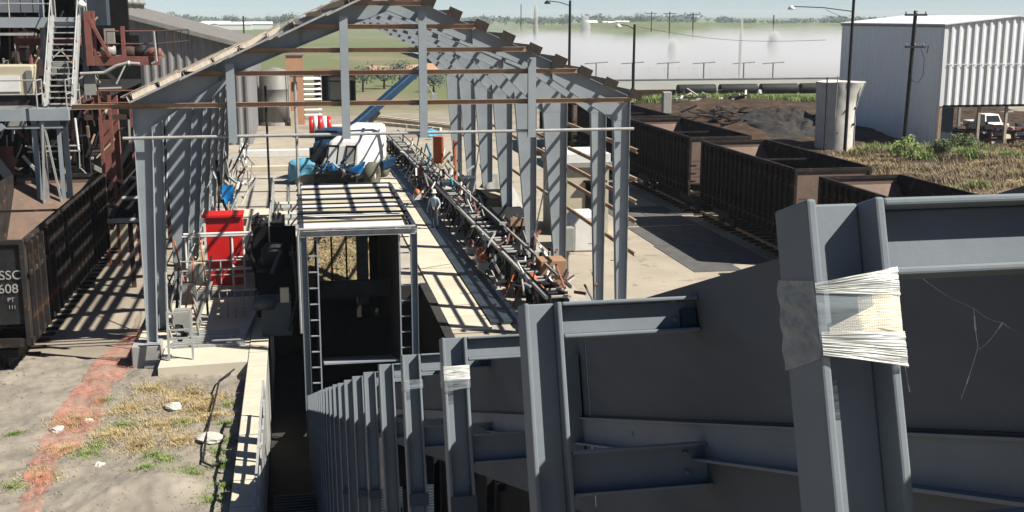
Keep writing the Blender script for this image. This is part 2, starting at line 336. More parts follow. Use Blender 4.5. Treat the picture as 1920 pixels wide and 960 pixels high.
for s in (1, -1):
    half = (XR-XM) if s > 0 else (XM-XL)
    for k in range(10):
        d = .35+k*(half-.3)/9; x = XM+s*d; z = zt(x)+.12; up = V((s*.40, 0, .916))
        y0 = 33.9-U(0, .25)
        b = MB(); c = V((x, 0, z)); xd = V((.916, 0, -s*.40))
        b.bar(c+V((0, y0, 0)), c+V((0, 71.0, 0)), .012, .2, up)
        b.bar(c+up*.1+xd*.04*s+V((0, y0, 0)), c+up*.1+xd*.04*s+V((0, 71, 0)), .14, .012, up)
        b.bar(c-up*.1-xd*.04*s+V((0, y0, 0)), c-up*.1-xd*.04*s+V((0, 71, 0)), .085, .012, up)
        b.go('purlin', 'purlin_steel', shed)
        if s > 0: MB().ob((x, y0-.01, z), xd*.2, (0, .02, 0), up*.13).go('purlin_end', 'wood_dark', shed)
        MB().ob((x-s*.03, FR[0], z-.0), (.006, 0, 0), (0, .06, 0), (0, 0, .1)).go('purlin_cleat', 'steel_paint', shed)
# short sheet strips left on the left slope near the gable
for k in range(5):
    x = XL-.25+k*1.35; a = V((x, 33.75-U(0, .1), zt(x)+.26)); x2 = x+1.5; c = V((x2, 33.75, zt(x2)+.30))
    MB().hexa([a, a+V((0, .7, 0)), c+V((0, .7, 0)), c, a+V((0, 0, .03)), a+V((0, .7, .03)), c+V((0, .7, .03)), c+V((0, 0, .03))]).go('roof_edge_strip', 'purlin_steel', shed)
    d_ = V((.25, -.06, -.13-U(0, .05))); MB().hexa([q+d_ for q in (a, a+V((0, .7, 0)), c+V((0, .7, 0)), c, a+V((0, 0, .06)), a+V((0, .7, .06)), c+V((0, .7, .06)), c+V((0, 0, .06)))]).go('roof_edge_strip', 'pale_steel', shed)
# gable girts and posts
for z, x0, x1, m in ((10.36, 1.5, 3.95, 'girt_rust'), (9.70, -.05, 5.25, 'girt_rust'), (9.05, -1.5, 6.7, 'girt_rust'), (8.42, -3.05, 8.25, 'girt_rust'), (7.55, -6.0, 10.0, 'girt_rust')):
    MB().chan((x0, 34.08, z), (x1, 34.08, z+U(-.02, .02)), .14, .07, .012, (0, 0, 1), 1).go('gable_girt', m, shed)
MB().tube((-4.72, 34.08, 6.66), (10.02, 34.08, 6.68), .045, 10).go('gable_pipe', 'pale_steel', shed)
for x, z0, z1 in ((1.45, 6.55, 10.0), (3.67, 6.55, 10.12), (-1.72, 6.5, 8.7), (6.86, 6.5, 8.82)):
    MB().ib((x, 33.94, z0), (x, 33.94, z1), .12, .23, .012, .01, (0, 1, 0)).go('gable_post', 'steel_paint', shed)
for z in (6.04, 5.17, 4.5, 3.9, 2.9): MB().chan((10.0, 33.7, z), (10.0, 71 if z in (4.5, 2.9) else 42.7, z), .13, .07, .01, (0, 0, 1), 1).go('side_girt', 'girt_rust', shed)
for z in (6.3, 4.2): MB().chan((-4.52, 37, z), (-4.52, 71, z), .13, .07, .01, (0, 0, 1), -1).go('side_girt', 'girt_rust', shed)
for a, c in (((-4.3, 37.1, .4), (-4.3, 42.5, 6.6)), ((-4.3, 48.3, .4), (-4.3, 53.7, 6.6)), ((9.8, 42.7, 6.8), (9.8, 48.1, .6)), ((9.8, 59.5, 6.8), (9.8, 65, .6))): MB().tube(a, c, .03).go('brace_rod', 'steel_paint', shed)
MB().box(-4.85, -4.05, 33.9, 34.7, 0, .70).go('column_pedestal', 'old_concrete', shed, bev=.03)

# ---------------------------------------------------------------- inclined cane carrier in the foreground
AL, YW = R(18.4), R(.84)
xv = V((math.cos(YW), math.sin(YW), 0)); sv = V((-math.sin(YW)*math.cos(AL), math.cos(YW)*math.cos(AL), -math.sin(AL))); nv = xv.cross(sv)
O = V((.6, 2.65, 9.33))
def c3(x, s, n): return O+xv*x+sv*s+nv*n
STEP = 1.50
car = T('cane_carrier', 'long inclined blue grey steel carrier with ribs descending into the pit', 'conveyor', tuple(c3(0, 0, -2.5)))
NR = 22
RIB_A = sv*(-1.525)+nv*(-.016)
def cb(b, x0, x1, s0, s1, n0, n1): return b.ob(c3((x0+x1)/2, (s0+s1)/2, (n0+n1)/2), xv*(x1-x0)/2, sv*(s1-s0)/2, nv*(n1-n0)/2)
rb = MB()
for x0, x1, s0, s1 in ((-.090, -.079, -.043, .043), (-.011, 0, -.043, .043), (-.079, -.011, -.003, .003)): cb(rb, x0, x1, s0, s1, -2.6, 0)
rib0 = rb.go('rib', 'rib_paint', car, bev=.003)
bb = MB(); cb(bb, .003, .34, -.036, .036, -.009, 0); cb(bb, .003, .34, -.036, .036, -.085, -.076); cb(bb, .003, .34, -.003, .003, -.076, -.009)
bm0 = bb.go('cross_beam', 'rib_paint', car, bev=.003)
bb = MB(); cb(bb, .003, .34, -.036, .036, -.356, -.35); cb(bb, .003, .34, -.036, .036, -.452, -.446); cb(bb, .003, .34, -.003, .003, -.446, -.356)
bl0 = bb.go('lower_beam', 'rib_paint', car)
bb = MB(); cb(bb, .30, .336, -.02, .02, -.075, -.03); bolt0 = bb.go('gusset', 'dark_blue_steel', car)
for k in range(-1, NR):
    if k == 0: continue
    d = sv*STEP*k+xv*U(-.002, .002)+nv*U(-.006, .006)
    if k == -1: d = RIB_A
    for q in (rib0, bm0, bl0, bolt0): inst(q, d)
b = MB()
for k in range(-1, 12):   # side plate in sheets with a seam
    s0, s1 = k*3-1.9, k*3+1.1-.008
    b = MB(); cb(b, .342, .350, s0, s1, -.63, .030+U(-.004, .004)); b.go('side_plate', 'plate_paint', car)
b = MB(); cb(b, .300, .340, -5, 33, -.392, -.386); cb(b, .334, .341, -5, 33, -.386, -.305); cb(b, .322, .340, -5, 33, -.309, -.304)
b.go('stringer', 'rib_paint', car)
b = MB(); cb(b, .3335, .3418, -5, 33, -.3038, -.2985); b.go('seam', 'black_steel', car)
for k in range(-1, 8):
    s_ = STEP*k if k >= 0 else -1.525
    for dn_ in (.012, .055, -.375, -.42):
        b = MB(); q_ = c3(.285, s_-.004, -dn_ if dn_ > 0 else dn_); b.tube(q_-sv*.006, q_, .0085, 6); q2_ = q_-sv*.006; b.tube(q2_-sv*.005, q2_, .005, 8); b.go('bolt', 'rib_paint', car)
    b = MB(); q_ = c3(.2, s_+.6, -.345); b.ob(q_+xv*.1335, xv*.001, sv*.02, nv*.008)
    if k % 3 == 0: b.go('stencil_plate', 'blue_mark', car)
for k in range(0, 12):
    b = MB(); cb(b, .3385, .3419, k*3-1.906, k*3-1.894, -.30, .02); b.go('weld_bead', 'plate_paint', car)
b = MB(); cb(b, 2.55, 2.558, -5, 33, -.63, .03); b.go('side_plate', 'plate_paint', car)
b = MB(); cb(b, .351, 2.549, -5, 33, -.60, -.59); b.go('carrier_floor', 'plate_paint', car)
for k in range(15): b = MB(); cb(b, .36, 2.54, k*1.8, k*1.8+.06, -.589, -.48); b.go('carrier_slat', 'black_steel', car)
b = MB(); cb(b, .27, .335, 1.17, 1.235, -.43, -.09); b.go('stiffener', 'rib_paint', car)
b = MB(); cb(b, 2.6, 2.86, -3, 24, -1.62, -1.55); b.go('outer_walkway', 'cream_paint', car); b = MB(); cb(b, 2.62, 2.66, -3, 24, -4.6, -1.63); b.go('added_dark_panel', 'black_steel', car)  # lower black panel is added to hide the sunlit ground behind
for k in range(9): b = MB(); cb(b, 2.5, 3.1, 3*k-2.5, 3*k-2.42, -1.75, -1.63); b.go('walkway_bracket', 'black_steel', car)
for k in (1, 2, 4, 5, 7): b = MB(); cb(b, -.091, .003, STEP*k-.046, STEP*k-.044, -.52-.1*k, -.46-.1*k); b.go('splice_plate', 'dark_blue_steel', car)
for s in (8, 16, 23): 
    for x in (.4, 2.5):
        p = c3(x, s, -1.0); MB().bar(p, (p[0], p[1], -2.4), .12, .12, (0, 1, 0)).go('support_leg', 'black_steel', car)

# plastic and burlap wrapped round ribs
def wrap(name, label, k, bands, mats_):
    w_ = T(name, label, 'wrapping', tuple(c3(-.04, STEP*k, -.15)), 'torn wrappings on the carrier ribs')
    s_ = STEP*k if k > 0 else -1.525
    dn = 0 if k > 0 else -.016
    for (nm, n00, n01, n10, n11, xa, xb, m, amp) in bands:   # heights at left edge and right edge
        def fn(u, v):
            x = xa+(xb-xa)*u
            top, bot = n00+(n10-n00)*u, n01+(n11-n01)*u
            n = top+(bot-top)*v
            ss = -.047-.004*math.sin(u*math.pi)-amp*(1+.8*noise.noise(V((u*1.3, v*16, k)))+.9*noise.noise(V((u*2.2+v, v*38, k+5))))
            return c3(x, s_+ss, n+dn)
        MB().grid(fn, 30, 70).go(nm, m, w_, True)
    def side(u, v):
        n = -.088-.082*v-.02*u*(v-.5)+dn; return c3(-.0925-.0012*math.sin(v*20+u*5), s_-.047+.093*u, n)
    MB().grid(side, 8, 20).go('side_film', 'clear_wrap', w_, True)
    return w_
wrap('wrapping', 'torn burlap and clear plastic wrapped round the nearest big rib', -1, [
    ('upper_band', -.091, -.101, -.077, -.108, -.092, .004, 'plastic_wrap', .0016),
    ('clear_film', -.090, -.160, -.090, -.165, -.0915, .002, 'clear_wrap', .0002),
    ('burlap_patch', -.138, -.147, -.104, -.147, -.080, .003, 'burlap', .0003),
    ('burlap_corner', -.106, -.138, -.104, -.147, -.045, .0035, 'burlap', .0003),
    ('lower_band', -.142, -.166, -.146, -.184, -.090, .005, 'plastic_wrap', .0018)], None)
wrap('wrapping', 'strip of torn plastic round the third rib, behind the second one', 1, [
    ('upper_band', -.10, -.15, -.10, -.15, -.091, .003, 'plastic_wrap', .002), ('lower_band', -.15, -.19, -.15, -.18, -.091, .003, 'clear_wrap', .002)], None)
wrap('wrapping', 'scrap of plastic film round the fourth rib down the slope', 2, [('upper_band', -.12, -.17, -.12, -.16, -.091, .003, 'clear_wrap', .002)], None)
cw = T('cobweb', 'broken dusty cobweb strands hanging from the beam by the wrapped rib', 'cobweb', tuple(c3(.06, 0, -.1)))
def web(*pts):
    b = MB()
    for a, c in zip(pts, pts[1:]):
        a, c = V(a), V(c); n = 6
        for i in range(n):
            p = a.lerp(c, i/n)+V((0, 0, -.004*math.sin(math.pi*i/n))); q = a.lerp(c, (i+1)/n)+V((0, 0, -.004*math.sin(math.pi*(i+1)/n)))
            b.tube(p, q, .0003+.0008*random.random()**3, 4)
    b.go('strand', 'white_paint', cw)
W = lambda u, v, yy=1.30: at(u, v, yy)
web(W(1722, 516, 1.22), W(1826, 578)); web(W(1826, 578), W(1880, 605), W(1925, 622, 1.4)); web(W(1826, 578), W(1834, 650), W(1802, 748)); web(W(1880, 605), W(1836, 655))
web(W(1684, 590, 1.24), W(1692, 640), W(1706, 735))

# ---------------------------------------------------------------- cane intake housing at the foot of the carrier
ho = T('intake_housing', 'tall steel housing with slatted top over the foot of the carrier', 'machine', (1.5, 33.5, 0))
HX0, HX1, HY0, HY1, HZ = .07, 3.33, 33.5, 42.6, 3.95
for x in (HX0+.05, HX1-.05):
    for y in (HY0, HY1): MB().ib((x, y, -2.4), (x, y, HZ-.1), .20, .16, .014, .012, (1, 0, 0)).go('post', 'rib_paint', ho)
MB().ib((HX0-.05, HY0, HZ-.06), (HX1+.05, HY0, HZ-.06), .16, .12, .014, .01, (0, 0, 1)).go('top_beam', 'pale_steel', ho)
MB().tube((HX0-.06, HY0-.1, HZ+.10), (HX1, HY0-.1, HZ+.10), .035).go('top_rail', 'pale_steel', ho)
MB().path([(HX0-.06, HY0-.1, HZ+.10), (HX0-.1, HY0-.1, HZ-.1), (HX0-.1, HY0-.1, 1)], .035).go('corner_pipe', 'pale_steel', ho)
for x in (HX0, HX1): MB().bar((x, HY0, HZ+.0), (x, HY1, HZ+.0), .12, .16).go('top_side_beam', 'dark_blue_steel', ho)
for y, h, m in [((q[0]-25)*1.28+33.5, q[1]*1.25, q[2]) for q in ((25.45, .34, 'white_paint'), (26.05, .3, 'cream_paint'), (26.75, .24, 'white_paint'), (27.4, .40, 'cream_paint'), (28.2, .26, 'white_paint'), (28.95, .22, 'cream_paint'), (29.9, .2, 'white_paint'), (30.7, .36, 'cream_paint'), (31.8, .18, 'white_paint'))]:
    MB().box(HX0+.08, HX1-.08-U(0, .2), y-h*1.0, y+h*1.0, HZ+.05, HZ+.08).go('roof_slat', m, ho)
    MB().tube((HX0-.1, y+h+.10, HZ+.09), (HX1+.02, y+h+.10, HZ+.09), .035).go('roof_rib', 'black_steel', ho)
for a, c in (((HX0-.3, 36.5), (HX0, 36.5)), ((HX0-.3, 39), (HX0, 39))): MB().bar((a[0], a[1], HZ-.3), (c[0], c[1], HZ+.05), .05, .05).go('side_bracket', 'pale_steel', ho)
for ya, yb in ((34.6, 36.2), (39.4, HY1)): MB().box(HX0+.1, HX1-.1, ya, yb, HZ-.05, HZ-.02).go('shade_pan', 'dark_blue_steel', ho)  # added pan under the slats, blocks sun to darken the left side
for x, xx in ((HX0+.18, HX0+.44), (HX1-.46, HX1-.18)):
    for k in range(13): MB().bar((x, HY0+.05, -2.0+.56*k*.85), (xx, HY0+.05, -2.0+.56*k*.85), .05, .03).go('rung', 'steel_paint', ho)
    MB().bar((xx if x < 1 else x, HY0+.05, -2.3), (xx if x < 1 else x, HY0+.05, HZ-.18), .04, .04, (0, 1, 0)).go('ladder_rail', 'steel_paint', ho)
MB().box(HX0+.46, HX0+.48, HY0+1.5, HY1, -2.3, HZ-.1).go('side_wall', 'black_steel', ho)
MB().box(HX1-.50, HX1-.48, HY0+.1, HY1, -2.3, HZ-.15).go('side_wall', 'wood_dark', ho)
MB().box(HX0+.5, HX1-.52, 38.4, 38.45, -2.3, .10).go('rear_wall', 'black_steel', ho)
MB().box(2.0, 2.42, 41.5, 41.55, -.2, 3.7).go('door_leaf', 'pale_steel', ho); MB().box(2.46, 2.8, 41.5, 41.55, -.4, 3.7).go('door_leaf', 'wood_dark', ho)
MB().hexa([(.6, 33.6, -.05), (2.8, 33.6, -.05), (2.8, 36.6, -.75), (.6, 36.6, -.75), (.6, 33.6, .0), (2.8, 33.6, .0), (2.8, 36.6, -.7), (.6, 36.6, -.7)]).go('tail_plate', 'steel_paint', ho)
MB().box(.55, 2.8, 36.0, 36.25, 1.38, 1.89).go('cross_bar', 'black_steel', ho)
for x in (1.05, 1.55): MB().box(x, x+.06, 39.8, 39.86, -.5, 3.85).go('inner_bar', 'black_steel', ho)
b = MB()
for i in range(6500):
    x, t = U(.3, 2.7), random.random(); y = 43.3+2.6*t; z = .05+2.1*math.sin(t*1.6)*(.85+.3*nz(x*1.3, t*3))+U(-.1, .05); a = U(0, 3.14); L = U(.06, .2)
    b.bar((x-L*math.cos(a), y-L*.4*math.sin(a), z-L*.6*math.sin(a)), (x+L*math.cos(a), y+L*.4*math.sin(a), z+L*.6*math.sin(a)), .022, .022, (0, 1, .01))
b.grid(lambda u, v: (.2+2.6*u, 43.3+2.8*v, 2.1*math.sin(v*1.7)*(.85+.3*nz((.2+2.6*u)*1.3, v*3))-.06), 16, 16)
S(tag(b.go('cane_stalks', 'cane'), 'chopped straw coloured cane heaped behind the dark intake housing', 'cane'), 'stuff')
# machinery left of housing: pump skid coloured near black to carry the shade there
pk = T('pump_skid', 'dark pump skid with hoses in the shade left of the housing', 'machine', (-.6, 35, 0))
MB().box(-1.4, -.2, 37.8, 40.4, .3, 1.9).go('casing', 'near_black', pk, bev=.05); MB().lathe((-.8, 39, 1.9), [(.45, 0), (.45, .5), (.3, .7), (0, .75)], 16).go('dome', 'black_steel', pk, True)
for k_ in range(14): q_ = V((U(-1.5, -.2), U(36.8, 40), U(.3, 2.4))); MB().tube(q_, q_+V((U(-.4, .4), U(-.3, .3), U(-.3, .9))), U(.03, .07)).go('pipe', random.choice(('black_steel', 'dark_blue_steel', 'near_black')), pk)
MB().box(-1.55, -.1, 40.6, 40.7, .2, 2.9).go('back_plate', 'near_black', pk); MB().box(-1.2, -.3, 35.4, 36.4, .4, 1.5).go('motor_base', 'dark_blue_steel', pk, bev=.03)
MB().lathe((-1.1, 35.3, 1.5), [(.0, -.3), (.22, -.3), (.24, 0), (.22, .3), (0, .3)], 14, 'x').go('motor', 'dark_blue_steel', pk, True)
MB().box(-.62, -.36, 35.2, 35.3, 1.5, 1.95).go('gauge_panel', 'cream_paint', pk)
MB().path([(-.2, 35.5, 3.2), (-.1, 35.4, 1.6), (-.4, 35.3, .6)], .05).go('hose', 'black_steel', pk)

# ---------------------------------------------------------------- railway hopper wagons
def wagon(label, x0, y0, L, zt_, sheet_m, stake_m, inner_m, group, letters=False):
    Wd, zb = 3.3, 1.15
    w_ = T('hopper_wagon', label, 'rail wagon', (x0+Wd/2, y0, 0), group)
    x1, y1 = x0+Wd, y0+L
    MB().box(x0+.02, x0+.035, y0+.05, y1-.05, zb, zt_).go('side_sheet', sheet_m, w_); MB().box(x1-.035, x1-.02, y0+.05, y1-.05, zb, zt_).go('side_sheet', sheet_m, w_)
    for yy, s in ((y0+.06, 1), (y1-.06, -1)):
        MB().box(x0+.04, x1-.04, min(yy, yy+s*.015), max(yy, yy+s*.015), zb+.5, zt_).go('end_sheet', inner_m if (s < 0 or not letters) else 'black_steel', w_)  # near lettered end made black, putting in the shade of its recess
        a = V((x0+.05, yy+s*.03, zt_-.35)); c = V((x0+.05, yy+s*2.6, zb+.15)); ex = V((x1-x0-.1, 0, 0))
        b = MB(); b.add([a, a+ex, c+ex, c], [(0, 1, 2, 3)]); b.go('slope_sheet', inner_m, w_)
        MB().box(x0, x1, yy-.06, yy+.06, zt_-.12, zt_).go('end_rim', stake_m, w_)
        MB().box(x0, x1, yy-.05, yy+.05, zb-.15, zb+.1).go('end_sill', stake_m, w_)
        for xx in (x0+.06, x1-.06): MB().box(xx-.06, xx+.06, yy-.07, yy+.07, zb-.1, zt_-.12).go('corner_post', stake_m, w_)
        MB().bar(((x0+x1)/2, yy, .85), ((x0+x1)/2, yy-s*.55, .85), .18, .22).go('coupler', 'black_steel', w_)
        for k in range(5): MB().tube((x0+.2, yy-s*.10, 1.2+.4*k), (x0+.6, yy-s*.10, 1.2+.4*k), .018, 5).go('ladder_rung', stake_m, w_)
    MB().box(x0+.06, x1-.06, y0+2.5, y1-2.5, zb, zb+.05).go('wagon_floor', 'car_black', w_)
    for k in (2,):
        yy = y0+L*k/4; MB().prism([(x0+.04, yy-.25, zb+.05), (x0+.04, yy+.25, zb+.05), (x0+.04, yy, zb+.7)], (Wd-.08, 0, 0)).go('cross_ridge', inner_m, w_)
        MB().bar((x0+.03, yy, zt_-.3), (x1-.03, yy, zt_-.3), .07, .07).go('tie_bar', stake_m, w_)
    for xx, s in ((x0, -1), (x1, 1)):
        MB().box(xx-.05, xx+.05, y0+.13, y1-.13, zt_-.1, zt_+.02).go('top_rim', stake_m, w_)
        MB().box(xx-.04, xx+.04, y0+.13, y1-.13, zb-.1, zb+.05).go('bottom_rim', stake_m, w_)
        if letters: MB().box(xx+s*.06, xx+s*.10, y0+.13, y1-.13, 3.0, 3.12).go('side_rail', stake_m, w_)
        st = None; n = 19
        for k in range(n):
            yy = y0+.5+k*(L-1)/(n-1)
            if st is None: st = MB().box(min(xx, xx+s*.13), max(xx, xx+s*.13), yy-.055, yy+.055, zb-.02, zt_-.1).go('stake', stake_m, w_); st0 = yy
            else:
                q_ = inst(st, (U(-.012, .012), yy-st0+U(-.05, .05), U(-.03, .02))); q_.rotation_euler = (U(-.004, .004), 0, 0)
    MB().box((x0+x1)/2-.2, (x0+x1)/2+.2, y0+.1, y1-.1, .75, 1.1).go('centre_sill', 'black_steel', w_)
    for yy in (y0+1.7, y1-1.7):
        b_ = MB().box(x0+.5, x1-.5, yy-1.1, yy+1.1, .55, .78).go('bogie', 'black_steel', w_)
        for dy in (-.75, .75):
            for xx in (x0+.85, x1-.85): MB().lathe((xx, yy+dy, .43), [(.0, -.06), (.36, -.06), (.36, .04), (.42, .05), (.42, .08), (0, .08)], 14, 'x').go('wheel', 'black_steel', b_)
    return w_
GR = 'dark hopper wagons coupled along the right hand track'
for i, (y0, lab) in enumerate(((30.9, 'dark hopper wagon closest to the camera, half hidden by the carrier plate'), (43.7, 'dark hopper wagon, second back along the track beside the yard'),
                               (56.5, 'dark hopper wagon, third along the track, beyond a narrow gap'), (69.4, 'dark hopper wagon fourth along the track, glimpsed between shed columns'), (82.2, 'far hopper wagon at the end of the dark row'))):
    wagon(lab, 19.55, y0, 11.1 if i else 10.6, 4.02, 'car_black', 'car_black', 'car_rust', GR)
wl_ = wagon('brown empty hopper wagon lettered on its end, left of the shed', -10.7, 33.3, 14.2, 4.02, 'car_black', 'car_black', 'car_rust', None, True)
def text(st, loc, size, parent, m='pale_steel', rot=(math.pi/2, 0, 0)):
    c = bpy.data.curves.new('lettering', 'FONT'); c.body = st; c.size = size; c.extrude = .004; c.align_x = 'RIGHT'
    o = bpy.data.objects.new('lettering', c); me = bpy.data.meshes.new_from_object(o); bpy.data.objects.remove(o)
    o = bpy.data.objects.new('lettering', me); COL.objects.link(o); me.materials.clear(); me.materials.append(M(m)); o.rotation_euler = rot
    o.location = V(loc)-wloc(parent); o.parent = parent; return o
text('SSC', (-7.52, 33.33, 2.93), .36, wl_); text('608', (-7.62, 33.33, 2.55), .36, wl_); text('PT', (-7.75, 33.33, 2.30), .17, wl_); text('111', (-7.72, 33.33, 2.10), .14, wl_)
# tracks
def track(name, label, x, y0, y1):
    t = T(name, label, 'railway track', (x, y0, 0))
    for s in (-.72, .72): MB().box(x+s-.035, x+s+.035, y0, y1, .03, .17).go('rail', 'girt_rust', t)
    s0 = MB().box(x-1.25, x+1.25, y0, y0+.22, .0, .06).go('sleeper', 'wood_dark', t)
    for k in range(1, int((y1-y0)/.75)): inst(s0, (0, .75*k+U(-.05, .05), 0))
track('railway_track', 'rusty track beneath the dark hopper wagons', 21.2, 28, 100); track('railway_track', 'rusty track beneath the brown wagons at the left', -9.05, 30, 80)

# ---------------------------------------------------------------- left dirt bank, weeds, stones, orange net
def bank(u, v):
    x = -16+14.45*u; y = 12+23*v
    return (x, y, .02+.14*max(0, fbm(x, y, .35)+.3)+.07*fbm(x, y, 1.3)+.03*fbm(x, y, 4.5)+(.35*math.exp(-((x+3.4)**2/1.6+(y-24.5)**2/1.2)))+.25*math.exp(-((x+9.0)**2/2+(y-33)**2/6)))
bk = MB().grid(bank, 220, 300).go('dirt_bank', 'dirt', None, True); S(bk)
def hz(x, y):
    if -16 < x < -1.55 and 12 < y < 35: return bank((x+16)/14.45, (y-12)/23)[2]
    return 0
def tufts(name, label, cat, spots, m, hmin, hmax, n, spread=.3, wd=.012, zf=hz):
    b = MB()
    for x, y, r in spots:
        for i in range(int(n*max(.3, r))):
            a, d = U(0, 6.28), r*abs(random.gauss(0, .62))*(1+.5*nz(x*3, y*3)); px, py = x+d*math.cos(a), y+d*math.sin(a); z = zf(px, py)-.02
            h = U(hmin, hmax); a2 = U(0, 6.28); lx, ly = math.cos(a2)*h*spread*U(.3, 1.6), math.sin(a2)*h*spread*U(.3, 1.6); w2 = wd*U(.6, 1.5)
            q = V((-math.sin(a2)*w2, math.cos(a2)*w2, 0))
            p = V((px, py, z)); m1 = p+V((lx*.4, ly*.4, h*.65)); tp = p+V((lx, ly, h))
            b.add([p-q, p+q, m1+q*.8, m1-q*.8, tp], [(0, 1, 2, 3), (3, 2, 4)])
    return S(tag(b.go(name, m), label, cat), 'stuff')
sp_d, sp_g = [], []
for u, v, r in ((240, 770, .7), (330, 760, .8), (380, 770, .6), (300, 800, .8), (210, 820, .7), (260, 840, .5), (340, 830, .5), (400, 750, .5), (150, 790, .5), (120, 850, .5), (290, 735, .6), (360, 740, .5), (395, 790, .4), (80, 900, .4), (130, 800, .5)):
    a, b_ = (u-960)/FPX, (480-v)/FPX; r_ = [_cf[i]+a*_cr[i]+b_*_cu[i] for i in range(3)]; t = -10/r_[2]; sp_d.append((r_[0]*t, r_[1]*t, r))
for u, v, r in ((165, 860, .45), (180, 840, .4), (195, 755, .25), (290, 860, .4), (310, 870, .35), (275, 905, .35), (360, 900, .4), (410, 850, .35), (425, 800, .3), (430, 760, .25), (425, 920, .4), (400, 950, .4), (415, 880, .35), (25, 920, .3), (28, 818, .2), (345, 795, .4), (420, 830, .3), (230, 800, .4)):
    a, b_ = (u-960)/FPX, (480-v)/FPX; r_ = [_cf[i]+a*_cr[i]+b_*_cu[i] for i in range(3)]; t = -10/r_[2]; sp_g.append((r_[0]*t, r_[1]*t, r))
tufts('dry_grass', 'yellow dry grass patches on the dirt bank by the pit wall', 'grass', sp_d, 'dry_grass', .03, .12, 3200, 1.2, .006)
tufts('green_weeds', 'low green weeds scattered over the dirt bank and along the wall', 'weeds', sp_g, 'foliage_bright', .03, .11, 1500, .9, .006)
def rock(name, label, u, v, r, m='stone', flat=.6):
    a, b_ = (u-960)/FPX, (480-v)/FPX; r_ = [_cf[i]+a*_cr[i]+b_*_cu[i] for i in range(3)]; t = -10/r_[2]; x, y = r_[0]*t, r_[1]*t
    b = MB(); n = 9; vs = []
    def fn(p, q):
        th, ph = p*2*math.pi, q*math.pi; d = V((math.sin(ph)*math.cos(th), math.sin(ph)*math.sin(th), math.cos(ph))); k = r*(1+.45*noise.noise(d*1.4+V((u, v, 0))))
        return (x+d.x*k, y+d.y*k, hz(x, y)+r*.2+d.z*k*flat)
    b.grid(fn, 12, 8); tag(b.go(name, m), label, 'rock')
rock('stone', 'pale stone lying under the orange netting, left of the pair', 108, 812, .16); rock('stone', 'pale stone on the netting, right of the pair', 167, 796, .13)
rock('stone', 'whitish stone among dry grass near the pad', 325, 768, .2); rock('stone', 'flat cream slab of rock beside the pit wall', 395, 830, .33, 'stone', .25); rock('stone', 'grey stone on bare dirt below the green weeds', 187, 877, .12)
for i, (u, v) in enumerate(((250, 895), (225, 915), (60, 870))): pass
for i in range(1):
    b = MB()
    for j in range(900):
        x, y = U(-11.5, -1.8), U(23, 34.5); r = U(.010, .035); z = hz(x, y)
        b.hexa([(x-r, y-r, z-r), (x+r, y-r*U(.5, 1), z-r), (x+r, y+r, z-r), (x-r, y+r, z-r), (x-r*.6, y-r*.6, z+r), (x+r*.6, y-r*.5, z+r*U(.4, 1)), (x+r*.5, y+r*.6, z+r), (x-r*.6, y+r*.5, z+r*.8)])
    for j in range(420):
        x, y = U(-11.5, -8.0)+U(0, .6), U(29, 34); r = U(.015, .05); z = hz(x, y)
        b.hexa([(x-r, y-r, z-r), (x+r, y-r*U(.5, 1), z-r), (x+r, y+r, z-r), (x-r, y+r, z-r), (x-r*.6, y-r*.6, z+r), (x+r*.6, y-r*.5, z+r*U(.4, 1)), (x+r*.5, y+r*.6, z+r), (x-r*.6, y+r*.5, z+r*.8)])
    S(tag(b.go('gravel', 'dirt'), 'loose stones and clods strewn over the dirt', 'gravel'), 'stuff')
def gp(u, v):
    a, b_ = (u-960)/FPX, (480-v)/FPX; r_ = [_cf[i]+a*_cr[i]+b_*_cu[i] for i in range(3)]; t = -10/r_[2]; return V((r_[0]*t, r_[1]*t, 0))
NL = [((30, 985), (72, 985)), ((42, 930), (88, 935)), ((62, 870), (110, 880)), ((85, 820), (150, 845)), ((105, 780), (190, 800)), ((135, 745), (200, 760)), ((165, 705), (225, 718)), ((185, 675), (262, 690)), ((205, 655), (268, 668)), ((225, 640), (266, 650)), ((250, 620), (268, 630))]
NLp = [(gp(*a), gp(*c)) for a, c in NL]
def netf(u, v):
    t = v*(len(NLp)-1); i = min(int(t), len(NLp)-2); f = t-i
    a = NLp[i][0].lerp(NLp[i+1][0], f); c = NLp[i][1].lerp(NLp[i+1][1], f); p = a.lerp(c, u)
    rise = .9*max(0, (v-.82)/.18)**1.2*u
    return (p.x+.05*nz(p.y*2, u*5)+(.16*nz(p.y*1.3, 4)+.10*nz(p.y*4, 9))*(1 if u < .04 or u > .96 else .8), p.y, hz(p.x, p.y)+.035+.08*abs(nz(p.x*3, p.y*3, 2))+.05*abs(math.sin(u*9+p.y*2))*u+rise)
tag(MB().grid(netf, 26, 130).go('safety_net', 'orange_net', None, True), 'crumpled orange safety netting trailing over the dirt to the left column', 'safety net')
# dark cables hanging over the pad edge
hc = T('hanging_cable', 'black cable looped over the dirt beside the pit wall', 'cable', tuple(gp(400, 800)))
pts = [gp(*q)+V((0, 0, z)) for q, z in (((440, 705), .2), (412, 730) and ((412, 730), .25), ((402, 770), .2), ((388, 830), .2), ((381, 878), .15), ((398, 886), .15), ((420, 884), .2))]
MB().path(pts, .025).go('cable', 'black_steel', hc)

